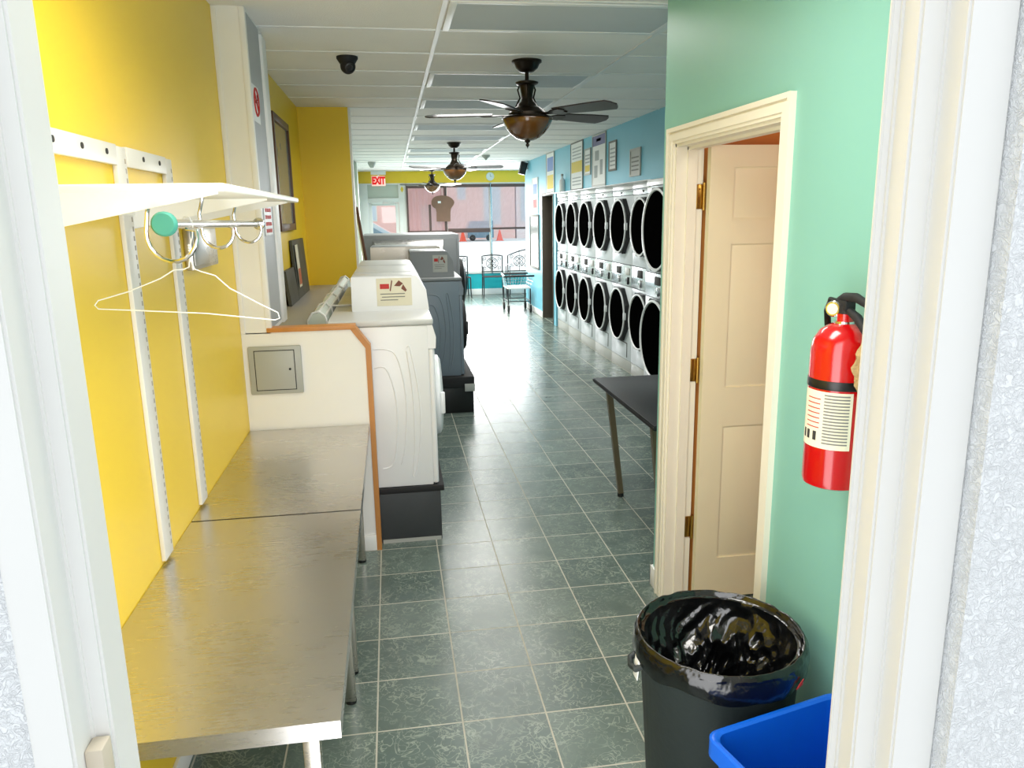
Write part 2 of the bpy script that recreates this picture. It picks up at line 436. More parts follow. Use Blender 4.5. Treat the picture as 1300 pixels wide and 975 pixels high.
# restroom block (teal) with an opening
DY0, DY1, DZ = 2.22, 3.105, 2.03
w = MB()
w.box(XR, .95, 0, XR+.115, DY0, CZ); w.box(XR, DY1, 0, XR+.115, 3.245, CZ); w.box(XR, DY0, DZ, XR+.115, DY1, CZ)
w.box(XR+.115, 3.145, 0, 2.9, 3.245, CZ)
struct(w.build('wall_right', M_teal))
w = MB()   # orange restroom interior
w.box(XR+.116, 3.125, 0, 2.5, 3.1445, 2.5); w.box(2.48, .97, 0, 2.5, 3.125, 2.5); w.box(XR+.116, .97, 0, 2.48, .99, 2.5); w.box(XR+.116, .97, 2.48, 2.5, 3.125, 2.5)
w.box(XR+.1155, .99, 0, XR+.118, DY0-.01, 2.48); w.box(XR+.1155, DY0-.01, DZ+.01, XR+.118, DY1, 2.48)
struct(w.build('wall_restroom', M_orange))
# blue wall over and beside the dryers
w = MB()
w.box(XB, 3.245, 0, XB+.15, 6.28, CZ); w.box(XB, 6.28, 2.075, XB+.15, 11.87, CZ); w.box(XB, 11.87, 0, XB+.15, 12.04, CZ)
w.box(XB, 12.04, 2.05, XB+.15, 12.93, CZ); w.box(XB, 12.93, 0, XB+.15, 14.5, CZ); w.box(XB, 14.5, 0, 3.9, 14.6, CZ)
struct(w.build('wall_right_far', M_blue))
struct(B(3.4, 6.2, 0, 3.5, 12, CZ).build('wall_dryer_recess', M_greycol))
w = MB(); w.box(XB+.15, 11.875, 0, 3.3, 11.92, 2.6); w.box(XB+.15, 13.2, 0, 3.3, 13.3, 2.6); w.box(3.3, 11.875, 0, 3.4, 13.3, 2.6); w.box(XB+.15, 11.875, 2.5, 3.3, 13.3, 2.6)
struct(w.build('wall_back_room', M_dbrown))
struct(B(3.9, 14.6, 0, 4.0, YW, CZ).build('wall_alcove', M_blue))
# baseboards
struct(B(XL, 1.0, 0, XL+.014, 3.88, .09, bev=.003).build('baseboard_left', M_white))
w = MB(); w.box(XR-.013, 3.17, 0, XR, 3.258, .1, bev=.003); w.box(XR-.013, 3.245, 0, XR+.3, 3.258, .1, bev=.003); w.box(XR-.013, .97, 0, XR, 2.15, .1, bev=.003)
struct(w.build('baseboard_right', M_white))
struct(B(XB-.014, 12.93, 0, XB, 14.5, .1, bev=.003).build('baseboard_right_far', M_white))
# back wall around the rear doorway (stucco outside) and painted frame
YJ = .95
w = MB()
w.box(-1.8, .8365-.0, -.12, -.432, YJ, 3.1); w.box(.747, .8365, -.12, 2.2, YJ, 3.1); w.box(-.432, .8365, 2.25, .747, YJ, 3.1)
struct(w.build('wall_back', M_stucco))
pr = [(.6365, .95), (.650, .95), (.650, .951)]
R_ = [(.6365, .951), (.6365, .948), (.650, .944), (.650, .908), (.683, .904), (.683, .867), (.747, .863), (.747, .951)]
L_ = [(-.364, .951), (-.364, .882), (-.387, .880), (-.387, .829), (-.431, .827), (-.431, .951)]
d = MB(); d.prism(R_, 'XY', -.1, 2.26); d.prism(L_, 'XY', -.1, 2.26); d.box(-.431, .83, 2.16, .747, .951, 2.26)
bmesh.ops.bevel(d.bm, geom=[e for e in d.bm.edges if abs(e.verts[0].co.z-e.verts[1].co.z) > 1], offset=.0035, segments=2, affect='EDGES')
struct(d.build('door_1', M_jamb))
struct(B(-.364, .83, -.1, .6365, .951, 0).build('trim_threshold', M_conc))
struct(B(-30, -40, -.3, 30, .8, -.12).build('ground_rear_yard', M_asph))
tag(B(-.387, .850, 1.06, -.366, .8795, 1.150, bev=.003).build('wooden_block', M_woodblk), 'small pale wooden block fixed to the left door jamb low in the view', 'block')

# ------------------------------------------------------------------ column + half wall
w = MB(); w.box(XL, 3.9, 1.2, -.613, 4.43, CZ)
struct(w.build('column', M_white))
struct(B(-.6135, 3.925, 1.22, -.6115, 4.30, CZ-.012).build('wall_column_side', M_greycol))
w = MB(); w.box(XL, 3.893, 1.2, XL+.022, 3.9, CZ-.002, bev=.002); w.box(-.635, 3.893, 1.22, -.607, 3.925, CZ-.002, bev=.003); w.box(-.625, 4.31, 1.2, -.598, 4.44, CZ-.03, bev=.004)
struct(w.build('trim_column', M_white))
hw = [(XL, 0), (-.142, 0), (-.142, 1.105), (-.214, 1.205), (XL, 1.205)]
struct(MB().prism(hw, 'XZ', 3.9, 3.965).build('partition', M_white))
struct(B(-.27, 3.888, 0, -.152, 3.9, .09, bev=.003).build('baseboard_partition', M_white))
e = MB()
e.prism([(-.153, 0), (-.127, 0), (-.127, 1.118), (-.153, 1.108)], 'XZ', 3.889, 3.968)
e.prism([(-.153, 1.108), (-.127, 1.118), (-.2, 1.222), (-.224, 1.208)], 'XZ', 3.888, 3.969)
e.box(-.63, 3.885, 1.206, -.198, 3.975, 1.228, bev=.003)
struct(e.build('trim_oak', M_oak))
t = thing('electrical_panel', 'grey square electrical panel box on the white half wall', 'electrical panel', (-.6, 3.9, .895))
b = MB(); b.box(-.729, 3.882, .893, -.472, 3.9, 1.137, bev=.006); b.build('frame', M_grey, t)
b = MB(); b.box(-.697, 3.878, .917, -.508, 3.884, 1.114, bev=.002); dr = b.build('door', M_grey, t)
b = MB(); b.box(-.701, 3.8805, .913, -.504, 3.8818, 1.118); b.build('gap_and_shadow', M_printd, t)
MB().cyl((-.53, 3.879, 1.02), (-.53, 3.874, 1.02), .006).build('latch', M_black, dr)

# signs on the column side (face +X)
t = thing('no_smoking_sign', 'no smoking sign with red barred circle high on the grey column side', 'sign', (-.611, 4.02, 2.3))
B(-.6115, 3.945, 2.215, -.6085, 4.12, 2.385).build('plate', M_paperw, t)
s = MB(); 
s.tube([(-.608, 4.032+.062*math.cos(a), 2.31+.062*math.sin(a)) for a in [2*PI*k/28 for k in range(28)]], .006, 6, True)
s.tube([(-.608, 4.032-.045, 2.355), (-.608, 4.032+.045, 2.265)], .005, 6)
s.build('ring', M_redp, t)
s = MB(); s.box(-.609, 3.99, 2.303, -.6075, 4.075, 2.317); s.tube([(-.608, 4.06, 2.32), (-.608, 4.07, 2.33), (-.608, 4.06, 2.345)], .003, 5); s.build('cigarette', M_printd, t)
t = thing('notice_sign', 'small grey notice with four rows of red lettering on column side under shelf', 'sign', (-.611, 4.1, 1.75))
B(-.6115, 3.985, 1.675, -.6085, 4.235, 1.825).build('plate', M_grey, t)
s = MB()
for r in range(4):
    for k in range(3): s.box(-.609, 4.02+.065*k, 1.69+.034*r, -.6078, 4.075+.065*k, 1.708+.034*r)
s.build('lettering', M_redp, t)

# ------------------------------------------------------------------ left shelf
t = thing('wall_shelf', 'white wall shelf on slotted uprights with end bracket above the steel tables', 'shelf', (XL, 2.4, 1.82))
s = MB(); s.box(XL+.002, 1.75, 1.818, -.345, 3.13, 1.836, bev=.005, seg=3); s.build('board', M_shelf, t)
s = MB(); s.box(XL+.002, 1.76, 1.775, XL+.02, 3.1, 1.819); s.build('back_flange', M_shelf, t)
for y in (1.755, 2.43, 2.90):
    s = MB(); s.prism([(XL+.004, 1.819), (-.36, 1.819), (-.36, 1.813), (XL+.004, 1.735)], 'XZ', y-.002, y+.003); s.build('bracket', M_shelf, t)
for y in (2.385, 2.865):
    s = MB(); s.box(XL+.0005, y-.042, .72, XL+.014, y+.042, 1.965, bev=.002); st = s.build('upright', M_std, t)
    s = MB()
    for k in range(44):
        z = .75+.0272*k; s.box(XL+.0135, y+.024, z, XL+.0146, y+.033, z+.014)
    s.build('slot', M_slot, st)
for y0, y1 in ((1.5, 2.335), (2.435, 2.82), (2.9, 2.975)):
    if y1-y0 < .1: continue
    s = MB(); s.box(XL+.0005, y0, 1.912, XL+.016, y1+.01, 1.968, bev=.002); rl = s.build('rail', M_std, t)
    for k in range(int((y1-y0)/.17)): MB().cyl((XL+.015, y1-.07-.17*k, 1.943), (XL+.0185, y1-.07-.17*k, 1.943), .008, seg=10).build('screw', M_printd, rl)
t = thing('hanging_rod', 'chrome garment rod with teal end cap under the white shelf', 'rod', (-.47, 2.3, 1.745))
MB().cyl((-.47, 1.735, 1.752), (-.47, 2.93, 1.742), .0105, seg=16).build('rod', M_chrome, t)
MB().lathe([(0, -.006), (.022, -.006), (.026, 0), (.026, .012), (.0, .012)], (-.47, 1.73, 1.752), 'Y', 24).build('end_cap', M_tealcap, t)
MB().lathe([(0, 0), (.02, 0), (.022, .004), (.02, .01), (0, .01)], (-.47, 2.93, 1.742), 'Y', 20).build('end_disc', M_chrome, t)
for y, sz in ((1.79, 1.25), (2.255, 1), (2.73, 1)):
    pts = [(-.50, y-.02, 1.82), (-.515, y-.01, 1.775)]
    for k in range(12):
        a = PI*.95+PI*1.1*k/11
        pts.append((-.472+.042*sz*math.cos(a), y, 1.728+.046*sz*math.sin(a)))
    pts += [(-.442, y, 1.742)]
    MB().tube(pts, .0048, 8).build('hook', M_chrome, t)
h = MB()
hy = 1.93
pts = [(-.484, hy, 1.757), (-.477, hy, 1.768), (-.466, hy, 1.766), (-.459, hy, 1.75), (-.463, hy, 1.722), (-.470, hy, 1.70), (-.474, hy, 1.67)]
h.tube(pts, .0016, 6)
h.tube([(-.474, hy, 1.672), (-.478, hy, 1.65), (-.49, hy, 1.645), (-.513, hy, 1.644), (-.545, hy, 1.625), (-.62, hy, 1.596), (-.69, hy, 1.577), (-.699, hy, 1.566), (-.692, hy, 1.557), (-.6, hy, 1.550), (-.45, hy, 1.538), (-.29, hy, 1.516), (-.279, hy, 1.520), (-.282, hy, 1.534), (-.32, hy, 1.555), (-.39, hy, 1.597), (-.42, hy, 1.628), (-.45, hy, 1.638), (-.466, hy, 1.645), (-.474, hy, 1.672)], .0016, 6)
for k in range(7):
    h.sphere((-.4735, hy, 1.665+.006*k), .003, seg=8, rings=6)
tag(h.build('wire_hanger', M_wire), 'white wire coat hanger hanging from the chrome rod', 'hanger')
t = thing('steel_wall_plate', 'small shiny steel box plate on the yellow wall behind the hanger', 'wall plate', (XL, 3.2, 1.65))
B(XL, 3.0, 1.575, XL+.03, 3.42, 1.74, bev=.006).build('box', M_steel, t)
B(XL+.029, 3.02, 1.59, XL+.033, 3.40, 1.725, bev=.003).build('cover', M_steel2, t)

# ------------------------------------------------------------------ steel folding tables
def steel_table(y0, y1, label):
    t = thing('steel_table', label, 'table', ((XL-.157)/2, (y0+y1)/2, 0), 'stainless folding tables along yellow wall')
    s = MB(); zt = .706; x0, x1 = XL+.002, -.157
    s.box(x0, y0, zt-.003, x1, y1, zt); zq = zt-.0031; s.box(x0, y0, zt-.042, x1, y0+.003, zq); s.box(x0, y1-.003, zt-.042, x1, y1, zq); s.box(x1-.003, y0+.003, zt-.042, x1, y1-.003, zq); s.box(x0, y0+.003, zt-.042, x0+.003, y1-.003, zq)
    s.build('tabletop', M_steel2, t)
    for x, y in ((-.228, y0+.06), (-.228, y1-.12), (-.66, y0+.06), (-.66, y1-.12)):
        l = MB(); l.box(x-.018, y-.018, .012, x+.018, y+.018, zt-.003, bev=.002); lo = l.build('leg', M_steel, t)
        MB().cyl((x, y, 0), (x, y, .013), .02, seg=14).build('foot', M_black, lo)
    l = MB(); l.box(-.24, y0+.07, zt-.10, -.226, y1-.13, zt-.06); l.build('apron', M_steel, t)
    return t
steel_table(1.478, 2.690, 'near stainless steel folding table with broad scratched top nearest the camera')
steel_table(2.700, 3.884, 'far stainless steel folding table pushed against the white half wall')

# ------------------------------------------------------------------ restroom door
c = MB()
def casing(mb, pts):
    mb.prism(pts, 'YZ', XR-.016, XR)
wd = .062
for a, b, th in ((.062, .0, .012), (.0635, .047, .021), (.040, .012, .0165)):
    c.prism([(DY0-a, 0), (DY0-a, DZ+a), (DY1+a, DZ+a), (DY1+a, 0), (DY1+b, 0), (DY1+b, DZ+b), (DY0-b, DZ+b), (DY0-b, 0)], 'YZ', XR-th, XR)
c.box(XR-.002, DY0-.001, 0, XR+.117, DY0+.012, DZ); c.box(XR-.002, DY1-.012, 0, XR+.117, DY1+.001, DZ); c.box(XR-.002, DY0, DZ-.012, XR+.117, DY1, DZ+.001)
c.box(XR+.045, DY0+.01, 0, XR+.085, DY0+.024, DZ-.01); c.box(XR+.045, DY1-.024, 0, XR+.085, DY1-.01, DZ-.01); c.box(XR+.045, DY0+.01, DZ-.024, XR+.085, DY1-.01, DZ-.01)
struct(c.build('trim_door_casing', M_cream))
t = thing('restroom_door', 'open cream six panel door with brass hinges leading to restroom', 'door', (1.305, 3.075, 0))
dx0, dx1, dy0, dy1, dz0, dz1 = 1.302, 2.10, 3.046, 3.081, .012, 2.022
s = MB()
cols = ((1.405, 1.665), (1.745, 2.005)); rows = ((.21, .835), (1.01, 1.625), (1.725, 1.935))
s.box(dx0, dy0+.006, dz0, dx1, dy1-.006, dz1)
xs = [dx0, cols[0][0], cols[0][1], cols[1][0], cols[1][1], dx1]
for ya, yb in ((dy0, dy0+.0065), (dy1-.0065, dy1)):
    for i in (0, 2, 4): s.box(xs[i], ya, dz0, xs[i+1], yb, dz1)
    zs = [dz0]+[z for r in rows for z in r]+[dz1]
    for i in (0, 2, 4, 6):
        for cx in cols: s.box(cx[0], ya, zs[i], cx[1], yb, zs[i+1])
ds = s.build('slab', M_creamdoor, t)
for cx in cols:
    for r in rows:
        p = MB()
        a = .028
        p.hexa([(cx[0]+.008, dy0+.0061, r[0]+.008), (cx[1]-.008, dy0+.0061, r[0]+.008), (cx[1]-.008, dy0+.0061, r[1]-.008), (cx[0]+.008, dy0+.0061, r[1]-.008)],
               [(cx[0]+a, dy0+.001, r[0]+a), (cx[1]-a, dy0+.001, r[0]+a), (cx[1]-a, dy0+.001, r[1]-a), (cx[0]+a, dy0+.001, r[1]-a)])
        p.build('panel', M_creamdoor, t)
for z in (1.82, 1.085, .355):
    hh = MB(); hh.box(1.262, 3.0885, z-.05, 1.29, 3.0925, z+.05, bev=.004); hh.cyl((1.294, 3.085, z-.051), (1.294, 3.085, z+.051), .0065, seg=12)
    hh.cyl((1.294, 3.085, z+.05), (1.294, 3.085, z+.056), .0075, seg=12); hh.cyl((1.294, 3.085, z-.056), (1.294, 3.085, z-.05), .0075, seg=12)
    for dz in (-.03, 0, .03): hh.cyl((1.275+(.006 if dz == 0 else 0), 3.0885, z+dz), (1.275+(.006 if dz == 0 else 0), 3.087, z+dz), .004, seg=8)
    hg = hh.build('hinge', M_brass, t)
kn = MB(); kn.lathe([(0, -.06), (.02, -.058), (.026, -.045), (.02, -.03), (.01, -.022), (.012, -.006), (.03, -.004), (.03, 0)], (2.035, dy0, .93), 'Y', 20); kn.build('knob', M_gold, t)
tag(MB().lathe([(0, -.02), (.009, -.018), (.013, -.01), (.006, -.003), (.014, 0)], (1.628, dy0, .6), 'Y', 14).build('coat_hook', M_gold), 'small bright yellow metal hook on the open cream door near frame', 'hook')
# restroom ceiling lamp (real fixture)
t = thing('restroom_ceiling_lamp', 'round ceiling lamp inside the restroom', 'lamp', (1.85, 2.2, 2.48))
MB().lathe([(.13, 0), (.13, -.02), (.11, -.06), (.06, -.085), (0, -.09)], (1.85, 2.2, 2.48), 'Z', 28).build('lamp_shade', mat('lamp_glass', (255, 226, 180), emit=1.5), t)

# ------------------------------------------------------------------ fire extinguisher
ex, ey = 1.085, 1.695
t = thing('fire_extinguisher', 'red fire extinguisher with black handle and label on the teal wall', 'fire extinguisher', (ex, ey, 1.075))
MB().lathe([(0, 1.08), (.06, 1.077), (.072, 1.083), (.0745, 1.095), (.0745, 1.42), (.07, 1.448), (.055, 1.473), (.034, 1.486), (.022, 1.49), (.019, 1.495), (.019, 1.512), (0, 1.512)], (ex, ey, 0), 'Z', 40).build('cylinder', M_red, t)
MB().lathe([(.0755, 1.333), (.0765, 1.335), (.0765, 1.353), (.0755, 1.355)], (ex, ey, 0), 'Z', 40).build('strap', M_black, t)
s = MB(); s.cyl((ex, ey, 1.488), (ex, ey, 1.494), .026, seg=24); s.build('collar', M_chrome, t)
s = MB(); s.cyl((ex, ey, 1.51), (ex, ey, 1.535), .0165, seg=16); s.box(ex-.014, ey-.02, 1.52, ex+.014, ey+.03, 1.545, bev=.004); vl = s.build('valve', M_blackm, t)
s = MB(); s.lathe([(0, .016), (.017, .015), (.02, .012), (.02, 0)], (0, 0, 0), 'X', 24)
s.bm.transform(Matrix.Translation((ex-.012, ey+.026, 1.522)) @ Matrix.Rotation(PI, 4, 'Z') @ Matrix.Rotation(.6, 4, 'Z')); gz = s.build('gauge', M_chrome, t)
s = MB(); s.lathe([(0, .0175), (.0135, .0165)], (0, 0, 0), 'X', 20); s.bm.transform(Matrix.Translation((ex-.012, ey+.026, 1.522)) @ Matrix.Rotation(PI+.6, 4, 'Z')); s.build('dial', M_paper, gz)
s = MB(); s.tube([(ex, ey+.03, 1.542), (ex-.004, ey+.0, 1.552), (ex-.008, ey-.05, 1.556), (ex-.01, ey-.115, 1.540)], [.008, .011, .011, .009], 10); s.build('lever', M_blackm, t)
s = MB(); s.tube([(ex, ey-.01, 1.522), (ex-.006, ey-.06, 1.508), (ex-.01, ey-.105, 1.478)], [.009, .011, .009], 10); s.build('carry_handle', M_blackm, t)
s = MB(); s.tube([(ex, ey+.02, 1.535), (ex-.01, ey+.05, 1.54), (ex+.002, ey+.083, 1.51), (ex+.012, ey+.09, 1.46), (ex+.02, ey+.095, 1.38), (ex+.03, ey+.092, 1.25)], .0085, 10); s.build('hose', M_black, t)
def arc(mb, r, z0, z1, a0, a1, n=14):
    for i in range(n):
        A, B2 = a0+(a1-a0)*i/n, a0+(a1-a0)*(i+1)/n
        v = [mb.bm.verts.new((ex+r*math.cos(q), ey+r*math.sin(q), z)) for q, z in ((A, z0), (B2, z0), (B2, z1), (A, z1))]
        mb.bm.faces.new(v)
    return mb
# label faces -X / towards the camera (angles around pi .. 3pi/2)
lb = arc(MB(), .0752, 1.185, 1.328, PI*.86, PI*1.46).build('label', M_paper, t)
s = MB()
for k in range(16): arc(s, .0756, 1.198+.008*k, 1.2015+.008*k, PI*1.18, PI*1.43, 8)
s.build('fine_print', M_print, lb)
s = MB()
for k in range(7): arc(s, .0756, 1.235+.012*k, 1.2375+.012*k, PI*.96, PI*1.14, 6)
s.build('red_print', M_redp, lb)
s = MB()
for a in (.93, 1.0, 1.09): arc(s, .0756, 1.203, 1.226, PI*(a-.022), PI*(a+.022), 4)
s.build('pictogram', M_printd, lb)
s = MB(); s.box(1.155, ey-.03, 1.2, XR, ey+.03, 1.5, bev=.003); s.box(1.14, ey-.02, 1.45, XR, ey+.02, 1.48); s.build('wall_bracket', M_black, t)
s = MB()
def fib(u, v):
    a = 2*PI*u; z = 1.315+.165*v; r = math.sin(PI*min(.97, max(.03, v)))**.5
    j = 1+.12*math.sin(13*a+9*v)+.08*math.sin(29*v)
    return (1.093+.042*r*j*math.cos(a), 1.585+.028*r*j*math.sin(a), z)
s.grid(fib, 28, 16, cu=True)
t = thing('fibre_scrubber', 'tan fibrous scrubbing pad hung beside the red extinguisher', 'scrubber', (1.093, 1.585, 1.315))
s.build('pad', M_tan, t)
MB().tube([(1.093, 1.585, 1.475), (1.085, 1.57, 1.51), (1.076, 1.575, 1.552), (1.088, 1.597, 1.52), (1.096, 1.592, 1.475)], .0025, 6).build('cord', M_tan, t)

# ------------------------------------------------------------------ bins
tx, ty, tr, th = .873, 1.855, .235, .58
t = thing('trash_can', 'round dark trash can lined with a glossy black bag by cream door', 'trash can', (tx, ty, 0))
MB().lathe([(0, .0), (.185, .0), (.19, .01), (.222, th-.05), (.226, th-.045), (.226, th-.03), (.225, th), (.221, th), (.218, th-.05), (.1895, .03), (0, .025)], (tx, ty, 0), 'Z', 48).build('barrel', M_bin, t)
for a0 in (PI*.98, PI*1.98):
    s = MB(); s.tube([(tx+.226*math.cos(a0-.16), ty+.226*math.sin(a0-.16), th-.06), (tx+.252*math.cos(a0-.12), ty+.252*math.sin(a0-.12), th-.075), (tx+.256*math.cos(a0), ty+.256*math.sin(a0), th-.08), (tx+.252*math.cos(a0+.12), ty+.252*math.sin(a0+.12), th-.075), (tx+.226*math.cos(a0+.16), ty+.226*math.sin(a0+.16), th-.06)], .009, 8); s.build('handle', M_bin, t)
from mathutils import noise as mnoise
def ridge(p, sc_):
    return 1-abs(mnoise.noise(Vector(p)*sc_))*2
def bag(u, v):
    a = 2*PI*u; ca, sa = math.cos(a), math.sin(a)
    n1 = mnoise.noise(Vector((ca*1.6, sa*1.6, v*2.5))); 
    if v < .22:       # skirt folded over the outside of the rim
        q = v/.22
        r = tr+.003+.004*math.sin(q*PI); z = th-.062+.062*q+(.014*mnoise.noise(Vector((ca*2.2, sa*2.2, 5))))*(1-q)
        r += .0035*ridge((ca*3, sa*3, q*.6), 1.5)*(1-.5*q)
    elif v < .36:
        q = (v-.22)/.14
        r = tr+.004-.022*q; z = th+.016*math.sin(q*PI)+.004*mnoise.noise(Vector((ca*5, sa*5, 2)))
        r += .003*ridge((ca*4, sa*4, 1+q), 1.3)
    else:
        q = (v-.36)/.64
        r = .213*(1-.12*q-.34*q**1.6); z = th+.002-.33*q**1.05
        w_ = min(1, q*2.5); sway = 1.1*q
        f1 = ridge((math.cos(a+sway)*1.3, math.sin(a+sway)*1.3, q*.9+3), 1.5)
        f2 = ridge((math.cos(a-sway*1.3)*2.2, math.sin(a-sway*1.3)*2.2, q*1.8+7), 1.5)
        f3 = ridge((ca*5, sa*5, q*6), 1.4)
        cr = .034*f1+.022*f2+.008*f3
        r = min(r-(cr-.022)*w_, .211-.02*q)
        z += (.03*n1+.016*f2-.01)*w_*q
    return (tx+r*ca, ty+r*sa, z)
s = MB(); s.grid(bag, 240, 84, cu=True)
bt = s.bm.verts.new((tx, ty, .22))
be = [e for e in s.bm.edges if len(e.link_faces) == 1 and all(v.co.z < .4 for v in e.verts)]
for e in be: s.bm.faces.new((e.verts[0], e.verts[1], bt))
s.build('bin_bag', M_gbag, t, ang=60)
s = MB(); s.box(0, -.018, -.05, .003, .018, .03, bev=.001); s.bm.transform(Matrix.Translation((tx-.243, ty+.0, th-.06)) @ Matrix.Rotation(.1, 4, 'Y')); s.build('tag', M_paperw, t)
s = MB(); s.prism([(-.012, 0), (.014, .004), (.018, .02), (-.004, .008)], 'XZ', 0, .002); s.bm.transform(Matrix.Translation((tx+.135, ty-.208, th-.052)) @ Matrix.Rotation(.5, 4, 'Z')); s.build('bag_tie', M_redp, t)

t = thing('recycling_bin', 'open blue plastic recycling bin in front of the trash can', 'recycling bin', (.93, 1.36, 0))
A = Vector((.706, 1.560)); U_ = Vector((.97, .235)).normalized(); V_ = Vector((.235, -.97)).normalized()
Wb, Db, Hb = .43, .36, .50
def bp(u, v, z, ins=0): 
    p = A+U_*(ins+u*(Wb-2*ins))+V_*(ins+v*(Db-2*ins)); return (p.x, p.y, z)
def loop(z, ins, nr=5, rad=.035):
    pts = []
    for (cu, cv, a0) in ((0, 0, PI), (1, 0, 1.5*PI), (1, 1, 0), (0, 1, .5*PI)):
        for k in range(nr+1):
            a = a0+PI/2*k/nr
            uu = ins+rad if cu == 0 else Wb-ins-rad; vv = ins+rad if cv == 0 else Db-ins-rad
            q = A+U_*(uu+rad*math.cos(a))+V_*(vv+rad*math.sin(a)); pts.append((q.x, q.y, z))
    return pts
s = MB(); L = []
for z, ins in ((0, .045), (Hb-.055, .016), (Hb-.05, .0), (Hb-.004, .0), (Hb, .004), (Hb, .012), (Hb-.006, .018), (.012, .05)):
    L.append([s.bm.verts.new(p) for p in loop(z, ins)])
n = len(L[0])
for i in range(len(L)-1):
    for k in range(n): s.bm.faces.new((L[i][k], L[i][(k+1) % n], L[i+1][(k+1) % n], L[i+1][k]))
s.bm.faces.new(L[0][::-1]); s.bm.faces.new(L[-1])
s.build('tub', M_bluebin, t)

# ------------------------------------------------------------------ black folding table on the right
t = thing('black_table', 'black topped folding table behind the teal restroom wall', 'table', (1.6, 4.0, 0))
B(1.226, 3.43, .712, 1.95, 4.58, .742, bev=.006).build('tabletop', M_tableblk, t)
B(1.224, 3.428, .722, 1.952, 4.582, .733).build('edge_strip', M_blackm, t)
for x0, y0, x1, y1 in ((1.285, 4.43, 1.366, 4.41), (1.89, 4.43, 1.82, 4.41), (1.285, 3.6, 1.36, 3.62), (1.89, 3.6, 1.82, 3.62)):
    l = MB(); l.hexa([(x1-.016, y1-.016, .02), (x1+.016, y1-.016, .02), (x1+.016, y1+.016, .02), (x1-.016, y1+.016, .02)], [(x0-.018, y0-.018, .713), (x0+.018, y0-.018, .713), (x0+.018, y0+.018, .713), (x0-.018, y0+.018, .713)])
    lo = l.build('leg', M_olive, t)
    MB().cyl((x1, y1, 0), (x1, y1, .024), .02, seg=14).build('foot', M_black, lo)

